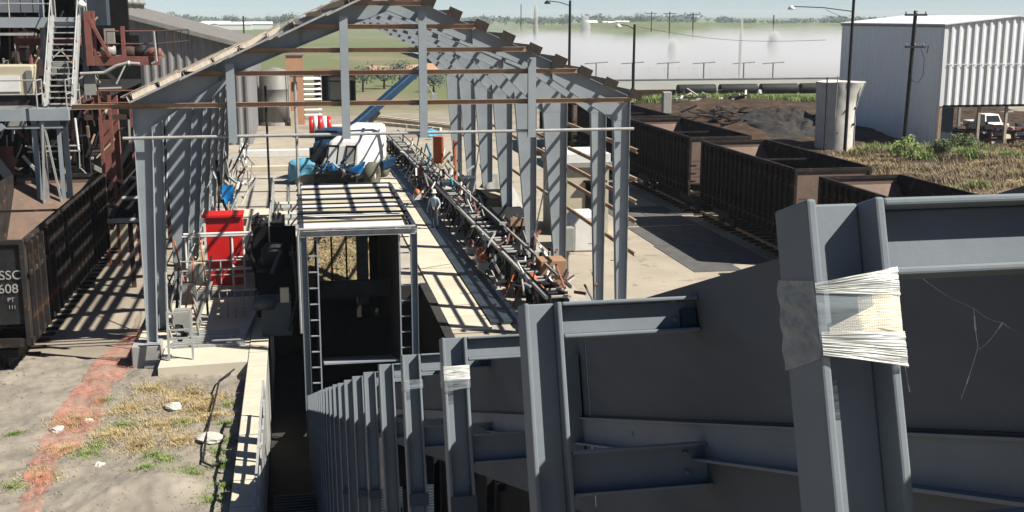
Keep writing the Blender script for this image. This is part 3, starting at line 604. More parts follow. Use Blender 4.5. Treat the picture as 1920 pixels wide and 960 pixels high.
# ---------------------------------------------------------------- mill tower at the left
def PX(u, v, y=50): return at(u, v, y)
def railing(t, pts, m='pale_steel', h=1.05, r=.028, posts=True, mid=True):
    for a, c in zip(pts, pts[1:]):
        a, c = V(a), V(c)
        for hh in ((h, h*.5) if mid else (h,)): MB().tube(a+V((0, 0, hh)), c+V((0, 0, hh)), r, 6).go('handrail', m, t)
        n = max(1, int((c-a).length/1.3))
        for i in range(n+1): p = a.lerp(c, i/n); MB().tube(p, p+V((0, 0, h)), r, 6).go('handrail_post', m, t)
mb_ = T('mill_building', 'tall dark open sided mill house behind the left wagons', 'building', (-12, 56, 0))
MB().box(-20, -8.0, 66, 66.3, 0, 9.0).go('rear_wall', 'near_black', mb_); MB().box(-8.0, -5.9, 66, 66.3, 0, 5.6).go('rear_wall', 'near_black', mb_); MB().box(-20, -8.4, 65.5, 65.9, 9, 15).go('rear_wall', 'near_black', mb_); MB().box(-20, -19.8, 54, 66, 0, 15).go('side_wall', 'near_black', mb_)  # walls coloured near black to put in the shade of the open interior
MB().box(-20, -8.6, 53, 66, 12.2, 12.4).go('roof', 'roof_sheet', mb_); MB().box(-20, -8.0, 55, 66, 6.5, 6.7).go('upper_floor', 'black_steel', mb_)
for x in (-14, -11.6, -9.3): MB().ib((x, 55.5, 0), (x, 55.5, 8.8 if x > -8 else 12.2), .3, .3, .02, .02, (1, 0, 0)).go('column', 'black_steel', mb_)
for x, z0, z1, y in ((-10.6, 3.2, 6.3, 58), (-8.4, 2.5, 6.4, 57), (-12.2, 7, 10, 58)): MB().box(x-.35, x+.35, y, y+.4, z0, z1).go('chute', 'red_oxide', mb_)
for i in range(26):
    x, z, y = U(-13, -6.2), U(1, 9), U(56, 62); L = U(.6, 2.4); MB().bar((x, y, z), (x+random.choice((L, 0, L*.5)), y+U(0, .6), z+random.choice((0, L, -L*.6))), U(.06, .22), U(.06, .22)).go('machine_bar', random.choice(('black_steel', 'black_steel', 'car_brown', 'red_oxide', 'grey_box')), mb_)
MB().box(-9.25, -7.95, 55, 56, 9.6, 13).go('teal_panel', 'dark_blue_steel', mb_)
for i in range(150):
    x, z, y = U(-13, -8.2), U(3.6, 9.4), U(50.6, 54.5); L = U(.3, 1.5); MB().bar((x, y, z), (x+random.choice((L, 0, 0, L*.4)), y+U(0, .5), z+random.choice((0, L, L, -L*.6))), U(.03, .10), U(.03, .10)).go(random.choice(('pipe', 'bracket', 'machine_bar')), random.choice(('black_steel', 'pale_steel', 'grey_box', 'red_oxide', 'steel_paint', 'girt_rust', 'cream_paint', 'near_black')), mb_)
for i in range(26):
    x, z, y = U(-12.6, -8.4), U(4, 9), U(52, 55); MB().box(x, x+U(.2, .7), y, y+.4, z, z+U(.2, .8)).go('machine_case', random.choice(('black_steel', 'grey_box', 'car_brown', 'near_black')), mb_)
b = MB()
for k in range(7): b.box(-13.6+.42*k, -13.6+.42*k+.34, 64, 64.05, 8.6, 13.2)
for k in range(7): MB().box(-13.9+.5*k, -13.9+.5*k+.46, 54.6, 54.64, 10.15, 12.1).go('pale_sheet', 'warehouse_sheet', mb_)
up = T('walkway_deck', 'upper grey steel walkway with handrails across the mill front', 'walkway', (-10, 50, 9.6))
MB().box(-12.5, -8.25, 49.9, 50.15, 9.55, 9.95).go('edge_beam', 'steel_paint', up); MB().box(-12.5, -8.25, 50.15, 51.6, 9.85, 9.95).go('deck', 'grey_sheet', up)
railing(up, [(-12.5, 50, 9.95), (-9.3, 50, 9.95)]); MB().bar((-11.3, 50.2, 10.0), (-9.6, 50.9, 9.2), .12, .16).go('diagonal_beam', 'black_steel', up)
for x in (-9.75, -8.2): MB().ib((x, 50.3, 6.7), (x, 50.3, 12.5), .18, .16, .015, .01, (1, 0, 0)).go('post', 'steel_paint', up)
MB().bar((-11.6, 49.8, 9.3), (-9.9, 49.8, 9.3), .1, .1).go('pipe', 'pale_steel', up)
for x in (-9.35, -8.15): MB().ib((x, 50.6, 9.9), (x, 50.6, 12.6), .16, .14, .014, .01, (1, 0, 0)).go('tall_post', 'pale_steel', up)
MB().lathe((-8.15, 49.9, 10.45), [(0, -.12), (.17, -.1), (.2, .02), (.05, .16), (0, .2)], 14).go('work_light', 'white_paint', up, True)
st = T('stairway', 'steep grey steel stairway rising between the two mill walkways', 'stairs', (-9, 47.5, 6.7))
A0, A1 = V((-9.28, 47.4, 6.55)), V((-9.28, 50.0, 9.95)); dx = V((.98, 0, 0))
for q in (V((0, 0, 0)), dx): MB().bar(A0+q, A1+q, .15, .30, (0, -.79, .61)).go('stringer', 'pale_steel', st)
for k in range(15): p = A0.lerp(A1, (k+.7)/15.4); MB().box(p.x+.04, p.x+.94, p.y-.12, p.y+.12, p.z-.02, p.z+.02).go('tread', 'pale_steel', st)
for q in (V((-.02, 0, .9)), dx+V((.02, 0, .9))): MB().tube(A0+q, A1+q, .026).go('handrail', 'pale_steel', st); [MB().tube(A0.lerp(A1, t)+q-V((0, 0, .9)), A0.lerp(A1, t)+q, .022).go('handrail_post', 'pale_steel', st) for t in (.05, .35, .65, .95)]
lo = T('walkway_deck', 'lower grey walkway on slender splayed legs at the foot of the stairway', 'walkway', (-10, 47, 6.4))
MB().box(-13, -8.35, 46.6, 46.85, 6.15, 6.6).go('edge_beam', 'steel_paint', lo); MB().box(-13, -8.35, 46.85, 49.5, 6.5, 6.6).go('deck', 'grey_sheet', lo); MB().box(-13, -8.6, 46.7, 46.8, 5.85, 5.95).go('lower_beam', 'steel_paint', lo)
railing(lo, [(-13, 46.65, 6.6), (-9.45, 46.65, 6.6)]); railing(lo, [(-9.4, 46.4, 6.6), (-9.4, 47.4, 6.6)]); railing(lo, [(-8.4, 46.65, 6.6), (-8.4, 49.5, 6.6)])
MB().bar((-12.2, 46.7, 4.9), (-10.7, 46.7, 6.0), .16, .22).go('knee_brace', 'steel_paint', lo)
for x0, x1, m in ((-9.75, -9.55, 'steel_paint'), (-9.45, -9.3, 'pale_steel'), (-8.85, -8.7, 'steel_paint'), (-8.65, -8.45, 'dark_blue_steel')): MB().bar(((x0+x1)/2, 46.9, 0), ((x0+x1)/2-.02, 46.9, 6.2), x1-x0, .12, (0, 1, 0)).go('leg', m, lo)
MB().bar((-9.3, 46.75, 6.1), (-8.85, 46.75, 2.9), .07, .07).go('brace', 'pale_steel', lo); MB().bar((-9.32, 46.7, 6.1), (-9.5, 46.7, 2.9), .08, .07).go('brace', 'pale_steel', lo)
for z in (4.95, 5.15): MB().tube((-10.0, 47, z), (-8.1, 47, z), .035).go('rail', 'pale_steel', lo)
MB().tube((-8.15, 47, 5.0), (-8.2, 47, 6.2), .045).go('pipe', 'white_paint', lo); MB().bar((-10.4, 48.0, 4.7), (-9.8, 48, 3.9), .1, .1).go('strut', 'pale_steel', lo)
gm = T('gear_case', 'cream painted gear case with a grey vent standing on the lower walkway', 'machine', (-10.6, 48.3, 6.6))
MB().box(-12.4, -9.85, 48.3, 49.4, 7.0, 8.15).go('case', 'cream_paint', gm, bev=.06); MB().box(-11.1, -10.35, 48.24, 48.3, 7.15, 7.75).go('cover_plate', 'white_paint', gm); MB().box(-11.5, -11.15, 48.25, 48.3, 7.1, 7.85).go('vent', 'grey_sheet', gm); MB().box(-12.4, -10, 48.4, 49.2, 6.6, 7.0).go('base', 'black_steel', gm)
MB().box(-10.1, -9.88, 48.23, 48.3, 7.1, 7.95).go('side_plate', 'grey_sheet', gm)
rbm = T('rusty_beam', 'red brown rusty beam with yellow posts under the upper walkway', 'beam', (-10, 52, 9))
MB().ib((-11.2, 52, 8.95), (-8.6, 52, 8.95), .3, .25, .02, .015).go('beam', 'red_oxide', rbm)
for x in (-10.75, -10.5, -10.25): MB().box(x-.05, x+.05, 51.8, 51.95, 9.1, 9.7).go('post', 'girt_rust', rbm)
rg = T('gallery', 'red oxide steel gallery with railings and small motors, left of the gable', 'gallery', (-7, 50, 8))
MB().box(-8.05, -5.3, 50, 50.2, 8.05, 8.4).go('floor_beam', 'red_oxide', rg); MB().box(-8.05, -5.3, 50.2, 52.5, 8.3, 8.38).go('floor', 'red_oxide', rg); MB().box(-8.1, -7.85, 49.9, 50.1, 8.05, 10.2).go('post', 'red_oxide', rg)
MB().bar((-7.9, 49.95, 9.9), (-7.2, 49.95, 8.4), .12, .12).go('brace', 'red_oxide', rg); MB().bar((-7.75, 50.05, 10.2), (-7.75, 50.05, 8.4), .1, .1).go('brace', 'red_oxide', rg)
railing(rg, [(-7.3, 50.1, 8.4), (-5.35, 50.1, 8.4)], 'red_oxide', 1.0); railing(rg, [(-5.35, 50.1, 8.4), (-4.6, 56, 8.4)], 'car_brown', 1.0)
MB().path([(-5.45, 49.9, 9.4), (-5.4, 49.9, 8.2), (-5.6, 49.9, 8.1)], .05).go('pipe', 'pale_steel', rg)
for x, z, m in ((-7.4, 8.6, 'grey_box'), (-6.6, 8.55, 'car_brown'), (-6.1, 8.55, 'black_steel'), (-5.6, 8.5, 'red_oxide')): MB().lathe((x, 51, z), [(0, -.3), (.2, -.28), (.24, 0), (.2, .28), (0, .3)], 12, 'x').go('motor', m, rg, True); MB().box(x-.22, x+.22, 50.9, 51.3, 8.38, z).go('motor_foot', 'red_oxide', rg)
MB().box(-7.5, -7.1, 50.8, 51, 8.9, 9.5).go('switch_box', 'grey_box', rg); MB().box(-6.75, -6.6, 50.05, 50.2, 8.4, 9.6).go('post', 'red_oxide', rg)
wp = T('white_pipe', 'bent white pipe reaching out over the dark opening left of the gable', 'pipe', (-7, 49.5, 7.5))
MB().path([(-8.3, 49.4, 7.75), (-7.4, 49.4, 7.78), (-6.9, 49.4, 8.05), (-6.5, 49.4, 8.15), (-6.0, 49.4, 8.12)], .07, 10).go('pipe', 'pale_steel', wp); MB().tube((-6.45, 49.4, 8.15), (-6.38, 49.4, 8.15), .1, 10).go('flange', 'white_paint', wp)
MB().box(-8.2, -7.75, 49.5, 49.7, 6.9, 7.75).go('bracket_plate', 'grey_box', wp)
rf = T('bracing_tower', 'red braced steel frame beside the lower walkway stairs', 'frame', (-7.6, 49, 6.2))
MB().bar((-8.2, 49, 6.2), (-7.5, 49, 7.0), .09, .09).go('brace', 'red_oxide', rf); MB().bar((-8.2, 49, 6.7), (-7.5, 49, 6.9), .09, .09).go('brace', 'red_oxide', rf)
for x in (-7.6, -7.2, -6.4): MB().bar((x, 49, 0), (x, 49, 7.1), .12, .12, (0, 1, 0)).go('post', 'red_oxide', rf)
railing(rf, [(-7.6, 48.9, 6.15), (-5.2, 48.9, 6.15)], 'red_oxide', .95); MB().box(-8.2, -5.2, 49, 49.2, 5.95, 6.15).go('floor_beam', 'car_brown', rf)
rc = T('red_chute', 'red braced chute with a grey sloping plate behind the brown wagon', 'chute', (-11.4, 49, 2))
MB().bar((-12.2, 48.0, 5.8), (-10.6, 48.0, 3.3), .35, .1, (0, -1, 0)).go('sloping_plate', 'grey_sheet', rc)
for a, c in (((-12.0, 48.3, 2.5), (-10.8, 48.3, 4.6)), ((-12.2, 48.3, 5.5), (-10.6, 48.3, 2.6)), ((-11.6, 48.3, 2.0), (-10.5, 48.3, 2.0)), ((-10.7, 48.3, 2.0), (-10.7, 48.3, 4))): MB().bar(a, c, .35, .12, (0, 1, 0)).go('brace', 'red_oxide', rc)
MB().box(-13, -10.9, 48.6, 48.7, 1.0, 5).go('back_sheet', 'red_oxide', rc)
dc = T('inclined_conveyor', 'dark inclined conveyor climbing beside the left columns', 'conveyor', (-6, 52, 3))
a, c = V((-6.2, 44, 2.6)), V((-5.3, 62, 7.2))
for q in (-.5, .5): MB().bar(a+V((q, 0, 0)), c+V((q, 0, 0)), .12, .5).go('side_plate', 'car_brown' if q < 0 else 'black_steel', dc)
MB().bar(a, c, .9, .06).go('belt', 'near_black', dc)
for t in (.05, .3, .55, .8): p = a.lerp(c, t); MB().bar((p.x, p.y, 0), p, .16, .16, (0, 1, 0)).go('leg', 'car_brown', dc)
for k in range(9): p = a.lerp(c, k/9); MB().tube(p+V((-.62, 0, .1)), p+V((.62, 0, .1)), .09, 8).go('roller', 'pale_steel', dc)
db = T('pallet_stack', 'cream block and slabs on the ground under the mill walkways', 'blocks', (-9, 56, 0))
MB().box(-9.3, -7.2, 53, 54.2, 0, 1.6).go('block', 'cream_paint', db)
for k in range(4): MB().box(-11+.02*k, -10.3, 53, 53.6, 1.9+.3*k, 2.05+.3*k).go('slab', 'cream_paint', db)
MB().box(-11, -10.3, 53.1, 53.5, 0, 1.9).go('support', 'near_black', db)
# ---------------------------------------------------------------- gable shed behind
gs = T('grey_gable_shed', 'weathered grey corrugated gable shed with ridge vents behind the mill', 'building', (-14.7, 95, 0))
def corr(p0, p1, z0fn, z1fn, m, name, par, pitch=.5, dep=.06, nrm=(0, -1, 0)):
    p0, p1 = V(p0), V(p1); L = (p1-p0).length; d = (p1-p0)/L; n = int(L/pitch*4); nr = V(nrm); vs = []
    off = (0, 0, dep, dep)
    for i in range(n+1):
        q = p0+d*(L*i/n)+nr*off[i % 4]; t = L*i/n; vs += [(q.x, q.y, z0fn(t)), (q.x, q.y, z1fn(t))]
    b = MB(); b.add(vs, [(2*i, 2*i+2, 2*i+3, 2*i+1) for i in range(n)]); return b.go(name, m, par)
GXM, GXR = -14.7, -3.4
corr((GXM-11, 95, 0), (GXM, 95, 0), lambda t: 0, lambda t: 10.62-.262*(11-t), 'grey_sheet', 'gable_wall', gs, .62, .1)
corr((GXM, 95, 0), (GXR, 95, 0), lambda t: 0, lambda t: 10.62-.262*t, 'grey_sheet', 'gable_wall', gs, .62, .1)
corr((GXR, 95, 0), (GXR, 128, 0), lambda t: 0, lambda t: 7.6, 'grey_sheet', 'side_wall', gs, .62, .1, (1, 0, 0))
for s, xe in ((1, GXR+.5), (-1, GXM-11.5)):
    a = V((GXM, 94.4, 10.72)); c = V((xe, 94.4, 10.72-.262*abs(xe-GXM)))
    b = MB(); b.hexa([a, c, c+V((0, 34, 0)), a+V((0, 34, 0)), a+V((0, 0, .06)), c+V((0, 0, .06)), c+V((0, 34, .06)), a+V((0, 34, .06))]); b.go('roof', 'roof_sheet', gs)
    MB().bar(a+V((0, -.05, -.1)), c+V((0, -.05, -.1)), .06, .32).go('barge_board', 'tank_grey', gs)
for k in range(6): MB().lathe((GXM+.2, 97+5*k, 10.7), [(.45, 0), (.45, .35), (.62, .4), (.5, .75), (0, .85)], 12).go('ridge_vent', 'tank_grey', gs, True)

# ---------------------------------------------------------------- far yard seen through the shed
tk = T('storage_tank', 'tall grey cylindrical tank beside the orange wall, beyond the shed', 'tank', (-1.75, 112, 0))
MB().lathe((-1.75, 112.5, 0), [(1.35, .3), (1.35, 1.9), (1.37, 1.92), (1.37, 1.97), (1.35, 2), (1.35, 3.3), (1.37, 3.32), (1.37, 3.37), (1.35, 3.4), (1.35, 4.9), (1.2, 5.1), (0, 5.4)], 28).go('shell', 'tank_grey', tk, True); MB().lathe((-1.75, 112.5, 0), [(1.5, 0), (1.5, .3), (0, .3)], 24).go('base', 'old_concrete', tk)
MB().tube((-.42, 111.6, 0), (-.42, 111.6, 5), .08).go('down_pipe', 'pale_steel', tk); MB().box(-.35, .2, 111, 111.3, 0, 1.3).go('control_box', 'cream_paint', tk)
ow = T('orange_building', 'narrow orange plastered building between tank and louvred wall', 'building', (.2, 112, 0))
MB().box(-.6, .95, 112.2, 118, 0, 6.4).go('wall', 'orange_wall', ow); MB().box(-.7, 1.05, 112.1, 118.1, 6.4, 6.5).go('roof', 'roof_sheet', ow); MB().box(-.1, .35, 112.15, 112.2, 3.2, 4.0).go('window', 'dark_glass', ow); MB().box(-.62, .97, 112.17, 112.2, 4.5, 4.56).go('string_course', 'grey_sheet', ow)
lv = T('louvred_screen', 'white louvred screen standing left of the dark container', 'screen', (2, 118, 0))
for k in range(8): MB().ob((1.85, 118, .5+.5*k), (.85, 0, 0), (0, .12, .12), (0, -.02, .02)).go('louvre', 'white_paint', lv)
for x in (1.0, 2.7): MB().box(x-.05, x+.05, 118, 118.1, 0, 4.6).go('post', 'pale_steel', lv)
dk = T('dark_container', 'dark open fronted container shed with a brown roof beyond the shed', 'shed', (4.8, 140, 0))
MB().box(2.5, 2.6, 140, 146, 0, 3.5).go('side_wall', 'near_black', dk); MB().box(7.1, 7.2, 140, 146, 0, 3.5).go('side_wall', 'near_black', dk); MB().box(2.5, 7.2, 145.9, 146, 0, 3.5).go('rear_wall', 'near_black', dk); MB().box(2.4, 7.3, 139.8, 146.2, 3.5, 3.7).go('roof', 'red_oxide', dk); MB().box(4.2, 6.6, 141, 143, .3, 2.4).go('cabin', 'grey_box', dk); MB().box(4.2, 7.1, 140, 140.1, 2.6, 3.5).go('front_panel', 'car_brown', dk); MB().box(4.0, 4.15, 140, 140.1, 0, 3.5).go('post', 'black_steel', dk)
rd = T('mixer_drum', 'red and white banded drum on its side beside the crane boom', 'drum', (1.9, 100, 0))
for k in range(5): MB().lathe((1.2+.36*k, 100, 1.05), [(0, 0), (.78-.04*abs(k-2), 0), (.80-.04*abs(k-2), .18), (.78-.04*abs(k-2), .355), (0, .355)], 20, 'x').go('drum_band', 'red_paint' if k % 2 == 0 else 'white_paint', rd, True)
MB().box(1.2, 3.0, 99.6, 100.4, 0, .35).go('cradle', 'black_steel', rd); MB().box(3.05, 4.4, 99.5, 100.6, .3, 1.0).go('white_bin', 'white_paint', rd)
for x0, x1, y in ((-3.5, 6, 86),): 
    k_ = tag(MB().box(x0, x1, y, y+.6, 0, .55).go('kerb_wall', 'white_paint', bev=.05), 'low white kerb wall across the yard at the shed end', 'kerb')
tag(MB().box(-3.6, 1.2, 78.2, 78.7, 0, .35).go('kerb_wall', 'concrete_cream', bev=.04), 'low cream kerb behind the blue tarpaulin', 'kerb')
cp_ = T('curved_kerb', 'pale curved kerb with a track behind the boom', 'kerb', (7, 95, 0))
for k in range(14): x = 5+.55*k; y = 112-.14*(k**1.5)*1.2; MB().bar((x, y, .15), (x+.58, y-.5, .15), .35, .3).go('kerb_stone', 'concrete_cream', cp_)
for q in (0, 1.6): MB().bar((7.0, 118-q, .25), (15, 104-q, .25), .25, .35).go('rail', 'concrete_cream', cp_)
# ---------------------------------------------------------------- mobile crane
mc = T('mobile_crane', 'blue and white mobile crane with raised blue boom behind the housing', 'crane', (3.2, 71, 0))
ca, sa = math.cos(R(24)), math.sin(R(24))
def cr(x, y, z): return V((3.25+x*ca+y*sa, 71.5-x*sa+y*ca, z))
def cbx(b, x0, x1, y0, y1, z0, z1): return b.hexa([cr(*p) for p in ((x0, y0, z0), (x1, y0, z0), (x1, y1, z0), (x0, y1, z0), (x0, y0, z1), (x1, y0, z1), (x1, y1, z1), (x0, y1, z1))])
b = MB(); cbx(b, -1.2, 1.3, -2.6, 4.6, .6, 1.15); b.go('chassis', 'blue_paint', mc, bev=.05)
b = MB(); b.hexa([cr(*p) for p in ((-1.25, -1.6, 1.0), (1.35, -1.6, 1.0), (1.35, 3.0, 1.1), (-1.25, 3.0, 1.1), (-1.05, -1.0, 2.7), (1.2, -1.0, 2.7), (1.2, 3.4, 3.5), (-1.05, 3.4, 3.5))]); b.go('engine_cover', 'white_paint', mc, bev=.32)
b = MB(); b.hexa([cr(*p) for p in ((-.06, -1.3, 1.2), (.0, -1.3, 1.2), (.0, 3.1, 1.2), (-.06, 3.1, 1.2), (-.06, -.92, 2.64), (.0, -.92, 2.64), (.0, 3.22, 3.29), (-.06, 3.22, 3.29))]); b.go('cover_rib', 'black_steel', mc)
b = MB(); b.hexa([cr(*p) for p in ((-2.3, -1.2, .9), (-1.15, -1.2, .9), (-1.15, .9, .9), (-2.3, .9, .9), (-2.15, -.5, 2.5), (-1.25, -.5, 2.5), (-1.25, .8, 2.6), (-2.15, .8, 2.6))]); cbn = b.go('cab', 'blue_paint', mc, bev=.06)
b = MB(); b.hexa([cr(*p) for p in ((-2.16, -1.14, 1.25), (-1.3, -1.14, 1.25), (-1.3, -1.10, 1.25), (-2.16, -1.10, 1.25), (-2.08, -.64, 2.3), (-1.36, -.64, 2.3), (-1.36, -.60, 2.3), (-2.08, -.60, 2.3))]); b.go('windscreen', 'dark_glass', mc)
b = MB(); cbx(b, -2.36, -2.24, -.7, .6, 1.5, 2.2); b.go('side_window', 'dark_glass', mc)
for x0_, x1_ in ((-.95, -.25), (.2, .85)):
    b = MB(); b.hexa([cr(*p) for p in ((x0_, -1.62, 1.25), (x1_, -1.62, 1.25), (x1_, -1.5, 1.25), (x0_, -1.5, 1.25), (x0_, -1.12, 2.45), (x1_, -1.12, 2.45), (x1_, -1.0, 2.45), (x0_, -1.0, 2.45))]); fr_ = b.go('window_frame', 'black_steel', mc)
    x0_ += .1; x1_ -= .1; b = MB(); b.hexa([cr(*p) for p in ((x0_, -1.60, 1.38), (x1_, -1.60, 1.38), (x1_, -1.5, 1.38), (x0_, -1.5, 1.38), (x0_, -1.20, 2.32), (x1_, -1.20, 2.32), (x1_, -1.0, 2.32), (x0_, -1.0, 2.32))]); b.go('pane', 'white_paint' if x0_ < 0 else 'grey_box', fr_)
b = MB(); cbx(b, -2.7, -1.2, .9, 3.4, .9, 3.1); b.go('turret', 'blue_paint', mc, bev=.08)
for i_ in range(34): p_ = cr(U(-1.4, 1.2), U(-2.9, -1.9), U(.6, 1.5)); MB().tube(p_, p_+V((U(-.5, .5), U(-.2, .2), U(-.3, .5))), U(.03, .09)).go('hydraulic_line', random.choice(('black_steel', 'grey_box', 'blue_paint', 'pale_steel')), mc)
b = MB(); cbx(b, -1.2, 1.4, -2.75, -2.55, .5, .95); b.go('bumper', 'black_steel', mc)
b = MB(); b.hexa([cr(*p) for p in ((.4, -2.6, .7), (1.5, -2.6, .9), (1.5, -2.2, .8), (.4, -2.2, .6), (1.0, -2.6, 1.3), (1.9, -2.6, 1.75), (1.9, -2.2, 1.75), (1.0, -2.2, 1.3))]); b.go('fender', 'bright_blue', mc, bev=.14)
b = MB(); cbx(b, -1.1, -.2, -2.2, -1.5, 1.1, 1.4); b.go('fender', 'bright_blue', mc, bev=.1)
for x, y in ((2.0, -1.7), (-1.45, .4), (.9, 3.2), (-1.6, 3.6)):
    pr_ = [(.35, -.3), (.68, -.3), (.78, -.2), (.80, 0), (.78, .2), (.68, .3), (.35, .3), (.3, .1), (0, .1)]
    wv = MB(); wv.lathe((0, 0, 0), pr_, 22, 'x'); wv.v = [tuple(cr(x, y, .8)+V((p[0]*ca+p[1]*sa, -p[0]*sa+p[1]*ca, p[2]))) for p in wv.v]; wo = wv.go('wheel', 'rubber', mc, True)
    hv = MB(); hv.lathe((0, 0, 0), [(0, -.12), (.3, -.12), (.34, .12), (0, .12)], 16, 'x'); hv.v = [tuple(cr(x, y, .8)+V((p[0]*ca+p[1]*sa, -p[0]*sa+p[1]*ca, p[2]))) for p in hv.v]; hv.go('rim', 'white_paint', wo)
B0, B1 = at(640, 258, 74.5), at(783, 132, 80)
MB().bar(B0, B1, .46, .5).go('boom', 'blue_paint', mc, bev=.04); MB().bar(B0.lerp(B1, .55), B1+(B1-B0)*.03, .34, .36).go('boom_inner', 'blue_paint', mc)
MB().bar(B0.lerp(B1, .45)+V((.1, -.2, -.38)), B0+V((.1, -.2, -.9)), .2, .2).go('lift_cylinder', 'black_steel', mc)
MB().bar(B1+V((0, 0, .1)), B1+V((.5, 0, -.7)), .3, .3).go('boom_head', 'black_steel', mc); MB().tube(B1+V((.4, 0, -.6)), B1+V((1.1, .3, -1.7)), .05).go('hook_line', 'pale_steel', mc); MB().box(B1.x+.9, B1.x+1.3, B1.y, B1.y+.3, B1.z-2.0, B1.z-1.6).go('hook_block', 'pale_steel', mc)
tp = T('tarpaulin_load', 'crate draped with a crumpled blue tarpaulin beside the crane', 'tarpaulin', (.5, 71.8, 0))
MB().box(-.1, 1.0, 71.4, 72.4, 0, 1.15).go('crate', 'grey_box', tp)
def tpf(u, v):
    a = u*6.28; rr = .25+.75*v**.7; d = V((math.cos(a), math.sin(a), 0)); k = 1/max(abs(d.x), abs(d.y))
    fall = max(0, v-.5)*2; x = .45+d.x*k**.5*.9*min(1, v*2)*(1+.15*fall*math.sin(a*5+nz(a, v)*3)); y = 71.9+d.y*k**.5*.85*min(1, v*2)*(1+.15*fall*math.sin(a*6))
    return (x, y, 1.55-.25*min(1, v*2)**2+.12*nz(u*9, v*7)-fall*(.9+.3*math.sin(a*2+1)))
MB().grid(tpf, 40, 18).go('cover', 'tarp', tp, True)
tp2 = tag(MB().grid(lambda u, v: (10.3+2.0*u, 98+3*v, .1+.5*math.sin(u*3.1)*math.sin(v*3.1)+.15*nz(u*6, v*6)), 16, 12).go('blue_sheet', 'tarp', None, True), 'pale blue plastic sheet on the ground beyond the machine row', 'plastic sheet')

# ---------------------------------------------------------------- left platform inside the shed
pl = T('service_deck', 'raised pale service deck with railings along the left columns', 'platform', (-2.6, 46, 0))
MB().box(-4.2, -.4, 42.0, 60, .30, .45).go('deck', 'concrete_cream', pl); MB().box(-4.2, -.4, 41.9, 42.0, .1, .45).go('front_plate', 'pale_steel', pl)
for k in range(6): MB().box(-4.0+.6*k, -3.9+.6*k, 42, 42.1, .1, .42).go('stiffener', 'grey_box', pl)
railing(pl, [(-4.15, 41.95, .45), (-1.4, 41.95, .45)], 'pale_steel', 1.05); railing(pl, [(-4.15, 42, .45), (-4.15, 60, .45)]); railing(pl, [(-.45, 42.5, .45), (-.45, 60, .45)])
for y in (44.5, 47, 50.5, 54): MB().box(-3.9, -2.9, y, y+.7, .45, .7+U(0, .3)).go('plate_stack', 'cream_paint', pl)
for i in range(26):
    y = 46+13*random.random(); x = U(-4.0, -3.0); MB().bar((x, y, .5), (x+U(-.3, .8), y+U(.5, 2.2), .55+U(0, 1.1)), .05, .05).go('stacked_bar', random.choice(('pale_steel', 'pale_steel', 'grey_box', 'timber')), pl)
rb_ = T('red_cabinet', 'bright red cabinet standing among railings on the service deck', 'cabinet', (-2.6, 42.6, .45))
MB().box(-3.30, -2.02, 42.6, 43.5, .45, 2.95).go('body', 'red_paint', rb_, bev=.03); MB().box(-3.38, -1.94, 42.5, 43.6, 2.95, 3.03).go('lid', 'red_paint', rb_); MB().box(-2.0, -1.97, 42.7, 43.4, .6, 2.8).go('side_door', 'red_paint', rb_); MB().box(-2.40, -2.36, 42.57, 42.6, 1.2, 2.3).go('handle_bar', 'white_paint', rb_)
MB().box(-3.34, -3.26, 42.58, 42.62, .5, 2.9).go('edge_strip', 'white_paint', rb_)
gd = T('guard_rail', 'white pipe guard rails in front of the red cabinet', 'railing', (-3, 42, .45))
for z, x0, x1 in ((2.45, -4.0, -1.5), (2.37, -4.05, -1.4), (1.15, -4.2, -1.7)): MB().tube((x0, 42.1, z), (x1, 42.1, z), .045).go('rail', 'white_paint', gd)
for x in (-3.95, -2.35, -1.95): MB().tube((x, 42.12, .2), (x, 42.12, 2.45), .04).go('post', 'white_paint', gd)
MB().path([(-1.5, 42.1, 2.45), (-1.25, 42.1, 2.2), (-1.2, 42.1, .8)], .045).go('bent_rail', 'pale_steel', gd)
for z in (.9, 1.25, 1.6): MB().tube((-2.35, 42.0, z), (-1.95, 42.0, z), .025).go('rung', 'white_paint', gd)
for x0_, x1_, y_ in ((-2.6, -1.7, 47.5), (-1.9, -1.2, 52), (-3.2, -2.4, 55)): MB().box(x0_, x1_, y_, y_+1.8, .452, .50).go('rubber_mat', 'black_steel', pl)
for x0_, y_ in ((-2.2, 44.6), (-1.6, 45.2), (-1.4, 49)): MB().box(x0_, x0_+.6, y_, y_+.9, .45, .45+U(.5, 1.2)).go('floor_box', random.choice(('grey_box', 'grey_sheet', 'dark_blue_steel')), pl, bev=.03)
vb = T('valve_bank', 'dark bank of valves, hoses and lamps right of the red cabinet', 'machine', (-1.2, 43, .9))
for i in range(34):
    p = V((U(-1.8, -.4), U(42.4, 44.5), U(.3, 3.0))); q = p+V((U(-.3, .3), U(-.2, .2), U(-.9, .5))); MB().tube(p, q, U(.02, .06)).go(random.choice(('hose', 'pipe')), random.choice(('black_steel', 'black_steel', 'dark_blue_steel', 'grey_box')), vb)
MB().box(-1.7, -.5, 43.0, 45, .9, 2.6).go('cabinet', 'black_steel', vb)
for x, z in ((-1.15, 1.7), (-1.5, 2.4), (-.9, 2.2)): MB().lathe((x, 42.5, z), [(0, -.09), (.09, -.08), (.1, .05), (0, .07)], 10, 'y').go('lamp', 'cream_paint', vb, True)
gt = T('steel_gate', 'dark steel mesh gate panels in shade below the red cabinet', 'gate', (-2, 38, 0))
for z in (.25, .75, 1.3): MB().tube((-2.6, 38, z), (-1.35, 38, z), .028).go('rail', 'pale_steel', gt)
for k in range(6): MB().tube((-2.6+.25*k, 38, .1), (-2.6+.25*k, 38, 1.35), .02).go('bar', 'pale_steel' if k in (0, 2) else 'grey_box', gt)
lf = T('ladder_frame', 'grey welded ladder frame standing on the pad beside the first column', 'frame', (-3.4, 33.5, .38))
